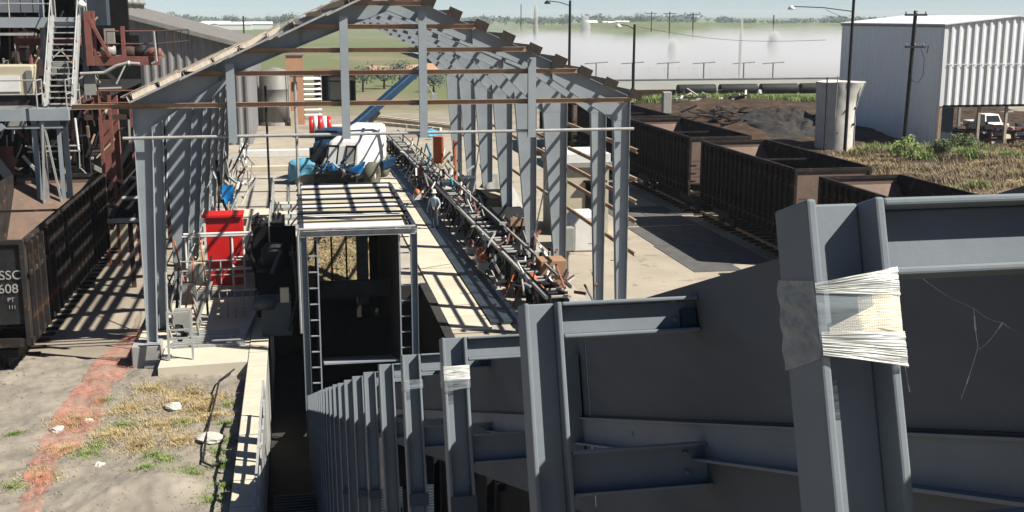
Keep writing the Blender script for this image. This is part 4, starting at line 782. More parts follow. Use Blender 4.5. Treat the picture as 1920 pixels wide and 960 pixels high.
for x in (-3.76, -3.10): MB().bar((x, 33.4, .38), (x, 33.55, 1.78), .06, .09, (0, 1, 0)).go('post', 'pale_steel', lf)
MB().bar((-3.8, 33.55, 1.72), (-3.06, 33.55, 1.72), .09, .07).go('top_bar', 'pale_steel', lf)
for z in (.75, 1.0, 1.25): MB().bar((-3.74, 33.47, z), (-3.12, 33.47, z), .05, .05).go('cross_bar', 'pale_steel', lf)
for i in range(7): MB().lathe((U(-3.65, -3.2), 33.7, U(.9, 1.5)), [(0, -.08), (.09, -.06), (.09, .06), (0, .08)], 8, 'x').go('fitting', random.choice(('dark_blue_steel', 'pale_steel', 'black_steel')), lf)
bs = T('bar_stack', 'bundle of long steel bars lying on the pad behind the ladder frame', 'steel bars', (-3, 35, .16))
for k in range(9): MB().box(-3.9+U(-.1, .2), -1.75+U(-.2, .1), 34.6+.2*k, 34.68+.2*k, .38, .46+U(0, .05)).go('bar', 'pale_steel', bs)
ct = T('cable_tray', 'tangle of pale conduit and cables beside the first left columns', 'conduit', (-3.9, 36, 0))
for k in range(18): y = U(35.5, 41); x = U(-4.1, -3.0); MB().path([(x, y, .1), (x+U(-.2, .2), y, U(.6, 1.4)), (x+U(-.5, .5), y+U(-.3, .6), U(1.4, 2.6))], U(.02, .045)).go('conduit', random.choice(('pale_steel', 'pale_steel', 'grey_box', 'white_paint', 'black_steel', 'orange_paint')), ct)
for y, z in ((35.6, 1.0), (37.5, 1.4), (40.8, 1.3)): MB().box(-3.8, -3.3, y, y+.3, z-.4, z+.3).go('junction_box', 'grey_box', ct)
MB().bar((-2.0, 34.2, .3), (-1.3, 39.5, .8), .25, .08).go('kick_plate', 'pale_steel', ct)
tc_ = T('column_clutter', 'pipes, brackets and rods stacked between the far left columns', 'pipework', (-4, 55, 0))
for k in range(60):
    y = U(50, 72); x = U(-4.2, -2.6); z = U(.1, 3.2); MB().bar((x, y, z), (x+U(-.3, .6), y+U(-.4, .8), z+U(-.8, 1.4)), U(.04, .12), U(.04, .12)).go(random.choice(('pipe', 'rod', 'bracket')), random.choice(('pale_steel', 'grey_box', 'black_steel', 'steel_paint', 'red_oxide', 'white_paint')), tc_)
bd = tag(MB().grid(lambda u, v: (-3.6+.55*u+.1*nz(v*4, u*3), 58.2+.1*math.sin(u*4)*(1-v), 1.0+.95*v+.06*nz(u*7, v*7)), 8, 10).go('blue_cloth', 'bright_blue', None, True), 'blue cloth hung on stacked pipes by the far left columns', 'cloth')
md = T('middle_deck', 'grey decks, pipes and a raised walkway between cabinet and housing', 'platform', (-.9, 47, 0))
MB().box(-1.0, .1, 40.5, 52, 1.9, 2.0).go('deck', 'concrete_cream', md); MB().box(-1.0, .1, 40.45, 40.5, 1.0, 2.0).go('front_plate', 'grey_sheet', md)
railing(md, [(-1.0, 40.6, 2), (-1.0, 52, 2)]); railing(md, [(.05, 40.6, 2), (.05, 52, 2)])
for x in (-.5,): MB().tube((.05, 40.3, 0), (.05, 40.3, 8.2), .05).go('tall_pipe', 'pale_steel', md)
MB().tube((-1.05, 46, 0), (-1.05, 46, 7.4), .045).go('tall_pipe', 'black_steel', md)
for y in (42, 44.5, 47, 49.5): MB().box(-.9, 0, y, y+.9, 2.0, 2.06+U(0, .1)).go('plank', random.choice(('cream_paint', 'grey_box', 'pale_steel')), md)
# ---------------------------------------------------------------- machine row along the right of the floor
lm = T('machine_row', 'long dark chain machine row with bright edge rail, right of the floor slabs', 'machine', (8, 38, 0))
ML = []
MB().bar((7.75, 35.8, 1.15), (6.75, 92, 1.15), .10, .12).go('edge_rail', 'pale_steel', lm); MB().bar((7.88, 35.8, 1.05), (6.9, 92, 1.05), .05, .3).go('rail_web', 'black_steel', lm)
MB().bar((8.7, 36.5, 1.3), (7.9, 92, 1.3), .08, .1).go('edge_rail', 'grey_box', lm)
for k in range(28):
    y = 36.4+k*1.9; x = 7.7-(y-36)*.0178; mm = random.choice(('black_steel', 'black_steel', 'dark_blue_steel', 'near_black'))
    MB().box(x+.15, x+.95, y, y+1.3, .25, .95+U(-.2, .1)).go('bed_section', mm, lm); MB().box(x-.02, x+.08, y+.3, y+.4, 0, 1.1).go('leg', 'black_steel', lm)
    for j in range(3): MB().tube((x+.1, y+.5*j, 1.02), (x+1.0, y+.5*j, 1.02), .05).go('roller', random.choice(('pale_steel', 'black_steel', 'grey_box')), lm)
    MB().bar((x-.45, y+U(0, .5), .15), (x+.05, y+U(.4, 1.2), U(.5, 1.2)), .05, .05).go('strut', random.choice(('black_steel', 'pale_steel', 'orange_paint', 'white_paint')), lm)
    if k % 2: MB().bar((x+1.1, y, .5), (x+1.5, y+.5, U(1.0, 2.0)), .06, .06).go('lever', random.choice(('black_steel', 'pale_steel', 'red_oxide')), lm)
    p = V((x+U(-.5, 1.3), y, U(.8, 1.6))); MB().path([p, p+V((U(-.3, .3), .4, U(-.2, .4))), p+V((U(-.4, .4), .9, -.6))], .035).go('hose', random.choice(('black_steel', 'grey_box', 'white_paint')), lm)
for y, x, z, m in ((37.6, 7.9, 1.0, 'orange_paint'), (41.2, 8.3, 1.0, 'red_oxide'), (45.4, 7.1, .8, 'orange_paint'), (39.4, 8.0, 1.0, 'orange_paint'), (44.2, 7.0, .75, 'orange_paint'), (47.6, 7.05, .7, 'red_oxide'), (53, 8.2, 1.0, 'red_oxide'), (62, 6.3, .8, 'orange_paint')):
    g_ = MB().lathe((x, y, z), [(0, -.36), (.11, -.36), (.12, -.24), (.155, -.22), (.155, .16), (.11, .18), (.11, .34), (0, .34)], 14, 'y').go('motor', m, lm, True); MB().box(x-.2, x+.2, y-.25, y+.2, z-.4, z-.12).go('foot', 'white_paint', g_); MB().tube((x, y-.6, z), (x, y-.4, z), .05).go('shaft', 'pale_steel', g_)
for i in range(190):
    y = 36.5+40*random.random()**1.4; x = 7.7-(y-36)*.0178+U(-.55, 2.1); z = U(.1, 1.3); MB().bar((x, y, z), (x+U(-.5, .5), y+U(-.2, 1.0), z+U(-.2, .7)), U(.03, .10), U(.03, .10)).go(random.choice(('link', 'rod', 'chain_guard')), random.choice(('black_steel', 'black_steel', 'pale_steel', 'dark_blue_steel', 'white_paint', 'red_oxide')), lm)
sp = T('shadow_strip', 'dark blue grey strip set in as a shadow band between slabs and machine row', 'floor strip', (6.5, 37, 0))  # dark plates laid as a shadow band across the floor
for k in range(12): MB().box(6.1, 6.95, 36.8+k*3.4, 40.15+k*3.4, .05, .16).go('shadow_plate', 'dark_blue_steel', sp)
for i in range(9): MB().box(7.0, 7.18, 37+i*.95, 37.6+i*.95, .05, .14).go('white_block', 'white_paint', sp)
dm = T('dark_bins', 'black hopper bins and a cream edged ramp behind the machine row', 'machine', (9.5, 50, 0))
MB().prism([(8.6, 48.6, .05), (10.0, 48.6, .05), (10.2, 48.6, 1.3), (8.4, 48.6, 1.3)], (0, 4.5, 0)).go('bin', 'black_steel', dm); MB().prism([(8.9, 54.5, .05), (10.0, 54.5, .05), (10.0, 54.5, 1.5), (8.8, 54.5, 1.5)], (0, 3, 0)).go('bin', 'near_black', dm)
MB().bar((9.1, 59, 1.3), (9.7, 54.6, 1.55), .3, .12).go('ramp_edge', 'cream_paint', dm); MB().box(8.4, 9.5, 48.3, 48.6, 1.3, 1.42).go('bin_lip', 'pale_steel', dm); MB().box(8.2, 9.8, 46.2, 46.6, .05, .5).go('sill', 'pale_steel', dm)
MB().bar((8.85, 47.5, .2), (8.85, 47.5, 1.8), .09, .09, (0, 1, 0)).go('brass_post', 'cardboard', dm); MB().box(8.7, 9.3, 47.4, 47.5, 1.4, 1.75).go('brass_panel', 'girt_rust', dm)
for i in range(16): x, y = U(8.6, 9.9), U(43, 47.5); MB().tube((x, y, .05), (x+U(-.2, .2), y, U(.4, 1.3)), U(.04, .12)).go('pipe', random.choice(('black_steel', 'black_steel', 'red_oxide', 'grey_box')), dm)
fm = T('far_machinery', 'pumps with orange hoods and yellow pipe among the far right columns', 'machine', (8.5, 66, 0))
MB().box(7.7, 8.25, 66, 66.5, 1.8, 3.3).go('orange_hood', 'orange_paint', fm); MB().tube((8.75, 65, .3), (8.75, 65, 3.2), .09).go('yellow_pipe', 'orange_paint', fm)
for i in range(44): x, y, z = U(7.2, 10), U(60, 70), U(.1, 2); MB().bar((x, y, z), (x+U(-.5, .5), y+U(-.3, .3), z+U(-.6, 1.2)), U(.05, .16), U(.05, .16)).go(random.choice(('pipe', 'frame_bar')), random.choice(('black_steel', 'pale_steel', 'dark_blue_steel', 'grey_box', 'tarp', 'white_paint')), fm)
for x, y in ((7.6, 62), (8.8, 63.5)): MB().box(x, x+.9, y, y+.8, .05, 1.3).go('pump_body', 'dark_blue_steel', fm, bev=.04)
cbx_ = T('carton_stack', 'two brown electrical boxes, one on the other, at the end of the machine row', 'boxes', (8.95, 40.3, 0))
MB().box(8.5, 9.38, 40.2, 41.0, .05, .88).go('lower_box', 'cardboard', cbx_, bev=.04); ub = MB().box(8.46, 9.42, 40.15, 41.05, .92, 1.42).go('upper_box', 'cardboard', cbx_, bev=.03); MB().box(8.92, 8.98, 40.12, 40.15, 1.08, 1.24).go('tag', 'white_paint', ub); MB().box(8.44, 9.44, 40.13, 41.07, .88, .92).go('joint_band', 'girt_rust', cbx_)
mt = T('meter_box', 'grey meter box on two short pale posts right of the brown boxes', 'meter box', (10.2, 43.5, 0))
MB().box(9.82, 10.5, 43.5, 43.9, 1.05, 1.98).go('box', 'grey_box', mt, bev=.03)
for x in (10.0, 10.3): MB().tube((x, 43.7, 0), (x, 43.7, 1.05), .07).go('post', 'pale_steel', mt)
kb = T('control_cabin', 'cream control cabin with a dark doorway beyond the right columns', 'cabin', (13, 52, 0))
MB().box(11.7, 14.2, 52.2, 55, 0, 3.2).go('wall', 'cream_paint', kb); MB().box(11.6, 14.3, 52.0, 55.1, 3.2, 3.42).go('fascia', 'grey_box', kb); MB().box(11.65, 14.25, 52.1, 55.05, 3.42, 3.8).go('roof', 'white_paint', kb); dr = MB().box(13.1, 13.95, 52.12, 52.2, .0, 2.5).go('door', 'near_black', kb); MB().box(13.85, 13.9, 52.08, 52.12, 1.0, 1.2).go('handle', 'pale_steel', dr); MB().box(13.0, 14.05, 51.9, 52.2, 2.5, 2.58).go('door_hood', 'near_black', kb)
tag(MB().prism([(11.6, 48.2, .03), (12.8, 48.2, .03), (12.8, 48.2, 1.6), (11.9, 48.2, 1.6), (11.6, 48.2, 1.2)], (0, 2.0, 0)).go('white_tank', 'white_paint', None, bev=.08), 'white tank standing before the cream control cabin', 'tank')
tag(MB().lathe((10.55, 44.9, 0), [(0, .03), (.1, .03), (.1, 1.3), (.12, 1.35), (0, 1.5)], 10).go('bollard', 'white_paint', None, True), 'white bollard just behind the meter box', 'bollard')
S(tag(MB().grid(lambda u, v: (8.8+2.9*u, 57+6*v, .05+1.8*math.sin(u*3.1)*math.sin(v*3.1)**.8+.25*nz(u*6, v*6)), 30, 30).go('gravel_heap', 'old_concrete', None, True), 'grey gravel heap behind the right columns', 'gravel'), 'stuff')
sm = T('scrap_offcuts', 'scrap plates and timber on the ground at the first right column', 'scrap', (10.5, 36, 0))
for x, y, a in ((11.5, 36.6, .3), (9.2, 37.3, .1), (10.4, 36.6, .8), (11.9, 37.2, 1.2), (10.9, 36.2, .2)): MB().ob((x, y, .12), (.35*math.cos(a), .35*math.sin(a), 0), (-.15*math.sin(a), .15*math.cos(a), .02), (0, 0, .06)).go('offcut', random.choice(('timber', 'black_steel', 'white_paint')), sm)
MB().prism([(11.6, 37.2, .03), (12.3, 37.2, .03), (11.9, 37.2, .55)], (.1, .4, 0)).go('wedge', 'wood_dark', sm); MB().ob((9.9, 38.6, .15), (.9, -.2, 0), (.15, .5, .05), (0, 0, .03)).go('sheet_offcut', 'pale_steel', sm)
yl = sheet('yard_streaks', [], .036, 'concrete_cream'); bpy.data.objects.remove(yl)
ap = S(MB().go('dark_apron', 'black_steel'))  # flat dark slabs with narrow gaps between them, beside the wagons
for (xa, xb, ya, yb) in ((15.4, 17.4, 43.4, 48.9), (17.46, 19.2, 44.6, 48.9), (15.5, 17.4, 48.96, 53.6), (17.46, 19.2, 48.96, 53.6), (15.7, 17.4, 53.9, 59.5), (17.46, 19.2, 53.9, 59.5)):
    MB().box(xa, xb, ya, yb, .02, .05).go('slab', 'dark_slab', ap)
# ---------------------------------------------------------------- people
def person(label, loc, rz, pose, shirt='shirt', trou='trousers', helmet='white_paint'):
    o = T('person', label, 'person', loc)
    def skin(name, pts, edges, rad, m, sub=2):
        me = bpy.data.meshes.new(name); me.from_pydata([V(p) for p in pts], edges, []); me.materials.append(M(m)); b = bpy.data.objects.new(name, me); COL.objects.link(b); b.parent = o; b.rotation_euler.z = rz
        sk = b.modifiers.new('skin', 'SKIN'); sk.use_smooth_shade = True
        for i, r in enumerate(rad): me.skin_vertices[0].data[i].radius = (r, r) if not isinstance(r, tuple) else r
        me.skin_vertices[0].data[0].use_root = True
        ss = b.modifiers.new('subd', 'SUBSURF'); ss.levels = ss.render_levels = sub; return b
    P = pose
    skin('body', [(0, 0, .95), (0, P['lean']*.5, 1.2), (0, P['lean'], 1.42), (0, P['lean']*1.1, 1.52), (0, P['lean']*1.2+.02, 1.64), (0, P['lean']*1.2+.03, 1.74)] + [(-.2, P['lean'], 1.40), P['le'], P['lh'], (.2, P['lean'], 1.40), P['re'], P['rh']],
         [(0, 1), (1, 2), (2, 3), (3, 4), (4, 5), (2, 6), (6, 7), (7, 8), (2, 9), (9, 10), (10, 11)], [(.15, .11), (.15, .11), (.16, .11), .055, .085, .07, .065, .048, .032, .065, .048, .032], shirt)
    skin('trousers', [(0, 0, .98), (-.1, 0, .88), P['lk'], P['lf'], (.1, 0, .88), P['rk'], P['rf']], [(0, 1), (1, 2), (2, 3), (0, 4), (4, 5), (5, 6)], [(.15, .12), .1, .07, .05, .1, .07, .05], trou)
    b = MB(); b.lathe((0, 0, 0), [(.085, .0), (.105, .02), (.112, .08), (.09, .17), (.05, .21), (0, .225)], 14); hd = V(loc)+Matrix.Rotation(rz, 3, 'Z') @ V((0, P['lean']*1.2+.02, 0)); b.v = [(p[0]+hd.x, p[1]+hd.y, p[2]+hd.z-.0+0) for p in b.v]
    b.v = [(x, y, z) for x, y, z in b.v]
    f = MB(); f.lathe((hd.x, hd.y, loc[2]), [(0, 1.54), (.05, 1.55), (.078, 1.61), (.088, 1.68), (.085, 1.74), (0, 1.80)], 12); f.go('head', 'skin', o, True)
    h = MB(); h.lathe((hd.x, hd.y, loc[2]), [(.15, 1.69), (.15, 1.70), (.112, 1.705), (.11, 1.77), (.085, 1.84), (.04, 1.87), (0, 1.875)], 14); h.go('helmet', helmet, o, True)
    for s in ('lh', 'rh'):
        p = Matrix.Rotation(rz, 3, 'Z') @ V(P[s])+V(loc); g = MB(); g.ob(p-V((0, 0, .05)), (.03, 0, 0), (0, .014, 0), (0, 0, .05))
        for k in range(4): g.tube(p+V((-.024+.016*k, 0, -.09)), p+V((-.024+.016*k, .015, -.16-.01*(k in (1, 2)))), .008, 5)
        g.tube(p+V((.03, 0, -.04)), p+V((.05, .01, -.10)), .009, 5); g.go('hand', 'skin', o)
    for s in ('lf', 'rf'):
        p = Matrix.Rotation(rz, 3, 'Z') @ V(P[s])+V(loc); MB().box(p.x-.05, p.x+.05, p.y-.1, p.y+.18, loc[2], loc[2]+.1).go('boot', 'black_steel', o, bev=.03)
    return o
person('worker in pale blue shirt and white helmet standing on the dark floor strip', (6.35, 54.5, .16), R(150), dict(lean=.04, le=(-.30, .05, 1.13), lh=(-.24, .22, .93), re=(.30, -.02, 1.13), rh=(.30, .14, .9), lk=(-.12, .05, .5), lf=(-.12, -.02, .08), rk=(.13, -.05, .5), rf=(.15, -.15, .08)))
person('worker in a red shirt and white helmet bending beside the machine row', (6.9, 66.5, .05), R(-60), dict(lean=.12, le=(-.28, .25, 1.15), lh=(-.18, .45, 1.0), re=(.28, .25, 1.15), rh=(.2, .45, 1.0), lk=(-.12, .08, .5), lf=(-.12, 0, .08), rk=(.13, .0, .5), rf=(.15, -.1, .08)), 'red_oxide')
# ---------------------------------------------------------------- far right: warehouse, broken silo, poles, scrap
wh = T('warehouse', 'tall pale corrugated warehouse with a white roof and one open lower side', 'building', (53, 82, 0))
WX0, WX1, WY0, WY1, WE, WP = 48.1, 59.9, 82.0, 99.0, 9.32, 9.95
corr((WX0, WY1, 0), (WX0, WY0, 0), lambda t: 0, lambda t: WE, 'warehouse_sheet', 'side_wall', wh, .5, .035, (-1, 0, 0))
wzt = lambda t: WE+(WP-WE)*(1-abs(t-(WX1-WX0)/2)/((WX1-WX0)/2))
corr((WX0+.2, WY0, 0), (WX1, WY0, 0), lambda t: 3.38, wzt, 'warehouse_front', 'gable_wall', wh, .62, .10)
corr((WX0, WY1, 0), (WX1, WY1, 0), lambda t: 3.3, wzt, 'warehouse_sheet', 'rear_wall', wh, .62, .1, (0, 1, 0))
MB().box(WX0-.05, WX0+.22, WY0-.06, WY0+.1, 3.3, WE).go('corner_trim', 'white_roof', wh)
for s in (0, 1):
    xa, xb = ((WX0-.15, (WX0+WX1)/2), ((WX0+WX1)/2, WX1+.15))[s]; za, zb_ = ((WE, WP), (WP, WE))[s]
    MB().hexa([(xa, WY0-.2, za+.02), (xb, WY0-.2, zb_+.02), (xb, WY1+.2, zb_+.02), (xa, WY1+.2, za+.02), (xa, WY0-.2, za+.1), (xb, WY0-.2, zb_+.1), (xb, WY1+.2, zb_+.1), (xa, WY1+.2, za+.1)]).go('roof', 'white_roof', wh)
MB().box(WX0-.12, WX0-.02, WY0, WY1, WE-.16, WE-.02).go('gutter', 'grey_box', wh)
for z_ in (3.1, 6.2): MB().box(WX0-.05, WX0-.035, WY0+.05, WY1-.05, z_, z_+.05).go('lap_strip', 'warehouse_sheet', wh)
MB().box(WX0+.3, WX1, WY0-.125, WY0-.105, 6.4, 6.46).go('lap_strip', 'warehouse_front', wh)
for x in (WX0+.1, 51.6, 53.9, 57, WX1): 
    for y in (WY0+.3, WY1-.3): MB().box(x-.1, x+.1, y-.1, y+.1, 0, WE).go('column', 'timber' if y < 90 else 'grey_box', wh)
MB().box(48.4, 49.8, 82.8, 83.4, 0, 3.1).go('store_cabinet', 'dark_blue_steel', wh); MB().box(WX0, WX0+.25, WY0+.02, WY0+.2, 0, 3.3).go('corner_post', 'girt_rust', wh); MB().box(WX0+.2, WX1, WY0+.02, WY0+.1, 3.2, 3.38).go('lintel', 'black_steel', wh)
si = T('broken_silo', 'pale weathered concrete silo stub with a flared broken rim', 'silo', (40.05, 82.5, 0))
vs = []
def sif(u, v):
    a = u*2*math.pi; fl_ = max(0, v-.62)/.38; side = max(0, math.cos(a)); r = 1.45+.62*(.2+.8*side**.6)*fl_**1.2+.03*nz(math.cos(a)*3, v*9); z = 5.2*v*(1+.02*nz(a, 2))
    return (40.0+r*math.cos(a), 82.6+r*math.sin(a)*(1-.0*fl_), z)
MB().grid(sif, 48, 24).go('shell', 'silo_concrete', si, True); MB().grid(lambda u, v: tuple(V((40.0, 82.6, 5.0)).lerp(V(sif(u, 1)), .02+.98*v)), 48, 3).go('top', 'silo_concrete', si)
for a_, z_, r_ in ((-1.2, 4.4, .12), (-.9, 3.3, .09), (-1.5, 3.2, .08), (-1.0, 2.1, .1), (-1.9, 1.5, .07)): MB().lathe((40.0+1.50*math.cos(a_), 82.6+1.50*math.sin(a_), z_), [(0, -r_), (r_*.7, -r_*.6), (r_, 0), (r_*.7, r_*.6), (0, r_)], 8).go('rebar_hole', 'near_black', si)
MB().tube((38.6, 81.3, 0), (38.55, 81.3, 5.6), .05).go('pipe', 'black_steel', si); MB().tube((39.2, 81.05, 2.6), (39.25, 81.05, 5.7), .035).go('pipe', 'grey_box', si)
def lamp_pole(label, x, y, h, tip, m='black_steel', r=.13):
    t = T('lamp_pole', label, 'lamp pole', (x, y, 0), 'wooden lamp poles of the yard'); MB().tube((x, y, 0), (x+.05, y, h), r, 10, r*.75).go('pole', m, t); tip = V(tip)
    MB().path([(x+.04, y, tip.z-.35), ((x+tip.x)/2, y, tip.z-.08), tuple(tip)], .035).go('arm', m, t); MB().lathe(tuple(tip-V((.15, 0, .12))), [(.24, -.1), (.26, -.02), (.12, .14), (0, .2)], 12).go('lamp_head', 'white_paint' if h > 11.5 or h < 10 else 'black_steel', t, True); return t
lamp_pole('tall dark lamp pole with a white lamp, in front of the concrete silo', 39.6, 80.0, 13.0, at(1488, 12, 80)); lamp_pole('short dark lamp pole with white lamp behind the third wagon', 26.9, 92, 9.35, at(1163, 46, 92)); lamp_pole('tall dark lamp pole with a dark lamp rising above the shed roof slope', 21.6, 92, 11.2, at(1030, 2, 92))
ut = T('utility_pole', 'leaning dark utility pole with two crossarms against the warehouse wall', 'utility pole', tuple(at(1694, 282, 80)))
u0, u1 = at(1694, 283, 80), at(1717, 20, 80); MB().tube(u0, u1, .17, 10, .13).go('pole', 'black_steel', ut)
for v, x0, x1 in ((28, 1697, 1738), (88, 1697, 1733)):
    MB().bar(at(x0, v, 79.85), at(x1, v, 79.85), .12, .14).go('crossarm', 'black_steel', ut)
    for q in (0, .5, 1): p = at(x0+2+(x1-x0-4)*q, v-3, 79.85); MB().lathe(tuple(p), [(.05, -.05), (.07, .05), (.04, .14), (0, .16)], 8).go('insulator', 'grey_box', ut)
MB().path([at(1727, 92, 79.8), at(1733, 110, 79.8), at(1731, 140, 79.8), at(1722, 155, 79.8), at(1711, 152, 79.8), at(1707, 140, 79.8)], .02).go('cable_loop', 'black_steel', ut); MB().path([at(1733, 90, 79.8), at(1741, 86, 79.8), at(1738, 100, 79.8)], .03).go('bracket', 'black_steel', ut)
wr = T('overhead_wires', 'thin overhead wires strung from the lamp poles', 'wires', (30, 90, 9)); 
for a, c in ((at(1195, 50, 92), at(1548, 75, 80)), (at(1548, 18, 80), at(1640, 32, 120))):
    n = 10; MB().path([a.lerp(c, i/n)-V((0, 0, .5*math.sin(math.pi*i/n))) for i in range(n+1)], .018, 4).go('wire', 'black_steel', wr)
tr = T('white_pickup', 'small white pickup truck parked behind the open warehouse', 'pickup', (59.5, 92, 0))
def car_(t, x, y, z=0, m='white_paint'):
    MB().prism([(x, y, .35), (x+1.75, y, .35), (x+1.75, y, .95), (x, y, .95)], (0, 4.4, 0)).go('body', m, t, bev=.08); MB().hexa([(x+.05, y+1.0, .95), (x+1.7, y+1.0, .95), (x+1.7, y+2.8, .95), (x+.05, y+2.8, .95), (x+.22, y+1.35, 1.65), (x+1.53, y+1.35, 1.65), (x+1.53, y+2.7, 1.65), (x+.22, y+2.7, 1.65)]).go('cab', m, t, bev=.05)
    MB().hexa([(x+.2, y+1.02, 1.02), (x+1.55, y+1.02, 1.02), (x+1.55, y+1.06, 1.02), (x+.2, y+1.06, 1.02), (x+.3, y+1.30, 1.55), (x+1.45, y+1.30, 1.55), (x+1.45, y+1.34, 1.55), (x+.3, y+1.34, 1.55)]).go('windscreen', 'dark_glass', t)
    for sx in (x+.1, x+1.65):
        for yy in (y+.8, y+3.5): MB().lathe((sx, yy, .33), [(0, -.1), (.33, -.1), (.33, .1), (0, .1)], 14, 'x').go('wheel', 'rubber', t)
    for sx in (x+.15, x+1.35): MB().box(sx, sx+.25, y-.02, y, .65, .8).go('headlight', 'pale_steel', t)
    MB().box(x+.0, x+1.75, y-.08, y, .35, .5).go('bumper', 'black_steel', t)
car_(tr, 58.6, 91.5)
sr = T('scrap_rack', 'rusty red scrap rack with odds and ends below the warehouse edge', 'rack', (53, 84, 0))
for z in (.5, 1.1): MB().box(51.0, 57.5, 83.2, 83.4, z, z+.12).go('beam', 'red_oxide', sr); MB().box(51.0, 57.5, 85.2, 85.4, z, z+.12).go('beam', 'red_oxide', sr)
for x in (51.2, 53.3, 55.4, 57.4): MB().box(x-.08, x+.08, 83.2, 85.4, 0, 1.2).go('upright', 'red_oxide', sr)
for i in range(40): x, y, z = U(51, 57.5), U(82.8, 85.5), U(.05, 1.9); MB().ob((x, y, z), (U(.1, .5), U(-.1, .2), 0), (0, U(.05, .2), .03), (0, .02, U(.04, .18))).go('scrap_piece', random.choice(('red_oxide', 'white_paint', 'black_steel', 'timber', 'pale_steel', 'girt_rust', 'cream_paint')), sr)
# earth, weeds, tanks, pond and mist
def earth(u, v):
    x, y = 24.5+55*u, 60+85*v; e = min(1, u*8, (1-u)*8, v*8, (1-v)*5); k = math.exp(-((x-38)**2/90+(y-96)**2/90)); k2 = math.exp(-((x-47)**2/120+(y-118)**2/130))
    return (x, y, -.05+.1*e+e*(1.5*k+1.1*k2+.35*max(0, fbm(x, y, .12)+.2)+.18*fbm(x, y, .6)))
em = S(MB().grid(earth, 110, 170).go('earth_mounds', 'dark_earth', None, True))
def ez(x, y): return earth((x-24.5)/55, (y-60)/85)[2] if 24.5 < x < 79.5 and 60 < y < 145 else 0
S(tag(tufts('scrub', 'brown dry scrub behind the wagons and before the warehouse', 'scrub', [(U(33, 58), U(58, 81), U(.9, 1.7)) for k in range(130)], 'scrub', .12, .5, 330, .8, .018, ez), 'dry brown scrub covering the ground before the warehouse', 'scrub'), 'stuff')
tufts('scrub_grass', 'straw coloured grass among the brown scrub', 'grass', [(U(34, 58), U(58, 80), U(.7, 1.4)) for k in range(50)], 'dry_grass', .1, .45, 300, .9, .014, ez)
tufts('green_scrub', 'greener weeds at the foot of the warehouse wall', 'weeds', [(U(41, 50), U(74, 81), U(.6, 1.2)) for k in range(22)]+[(U(34, 58), U(58, 80), U(.5, 1.0)) for k in range(9)], 'foliage_bright', .2, .7, 260, .7, .022, ez)
def bush(name, label, x, y, r, h, m, n=900):
    t = T(name, label, 'bush', (x, y, ez(x, y)))
    b = MB(); z0 = ez(x, y)
    for i in range(9): a = U(0, 6.28); b.tube((x, y, z0), (x+r*.6*math.cos(a), y+r*.6*math.sin(a), z0+h*U(.5, .9)), .02, 4)
    b.go('stem', 'wood_dark', t); b = MB()
    cl = [(U(0, 6.28), math.sqrt(random.random())*r*.8, U(.25, .95)) for _ in range(16)]
    for i in range(n):
        a, d, q = random.choice(cl); p = V((x+d*math.cos(a), y+d*math.sin(a), z0+h*q*(1-.3*(d/r)**2)))+V((U(-1, 1), U(-1, 1), U(-1, 1)))*.22*r; s = U(.05, .13); d1 = V((U(-1, 1), U(-1, 1), U(-1, 1))).normalized(); d2 = d1.orthogonal().normalized()
        b.add([p-d1*s, p+d2*s*.5, p+d1*s, p-d2*s*.5], [(0, 1, 2, 3)])
    b.go('leaves', m, t); return t
bush('bush', 'bright green bush before the corrugated warehouse wall', 41.5, 74.5, 1.0, 1.9, 'foliage_bright'); bush('bush', 'small dull bush right of the bright green one', 44.6, 75.5, .8, 1.3, 'foliage'); bush('bush', 'low green bush near the warehouse corner post', 48.5, 79, 1.0, 1.3, 'foliage')
tufts('green_strip', 'bright green weeds along the foot of the black pipes', 'weeds', [(x, U(124, 138), U(1.2, 2.2)) for x in range(36, 76, 1)], 'foliage_bright', .25, .8, 420, .6, .025, ez)
jk = T('scrap_heap', 'black heap of scrap timber and sheet on the dark earth', 'scrap', (39, 95, 0))
for i in range(46):
    x, y = random.gauss(38.5, 3.2), random.gauss(96, 3.0); z = ez(x, y)+U(0, .5); a = U(0, 3.14); L = U(.5, 2.2); MB().bar((x, y, z), (x+L*math.cos(a), y+L*math.sin(a), z+U(-.1, .5)), U(.1, .5), U(.04, .14)).go('scrap_piece', random.choice(('near_black', 'near_black', 'black_steel', 'wood_dark', 'car_brown', 'wood_dark')), jk)
S(tag(MB().grid(lambda u, v: (36.5+9.5*u, 86+11*v, ez(36.5+9.5*u, 86+11*v)-.1+.8*(math.sin(u*3.14)*math.sin(v*3.14))**.6*(1+.9*nz(u*4, v*4)+.5*nz(u*11, v*11)+.25*nz(u*27, v*27))), 90, 90).go('black_mound', 'shade_black', None, True), 'dark mound on the earth left of the silo, blackened as its shadow pit', 'heap'), 'stuff')  # dark mound whose black also puts in a shadowed hollow
tag(MB().grid(lambda u, v: (30.5+4.2*u, 72.5+1.2*v-1.8*u, ez(31, 73)+.15+.45*math.sin(u*3.1)*math.sin(v*3.1)+.12*nz(u*12, v*5)), 24, 10).go('crumpled_sheet', 'stone', None, True), 'crumpled pale sheet lying behind the second wagon', 'sheet')
j2 = T('scrap_heap', 'pale tangled scrap between the green strip and the dark earth', 'scrap', (45, 124, 0))
for i in range(40):
    x, y = U(40, 50), U(119, 128); z = ez(x, y)+U(0, .7); a = U(0, 3.14); L = U(.4, 1.6); MB().bar((x, y, z), (x+L*math.cos(a), y+L*math.sin(a), z+U(-.4, .7)), U(.08, .3), U(.05, .2)).go('scrap_piece', random.choice(('white_paint', 'timber', 'black_steel', 'wood_dark', 'pale_steel')), j2)
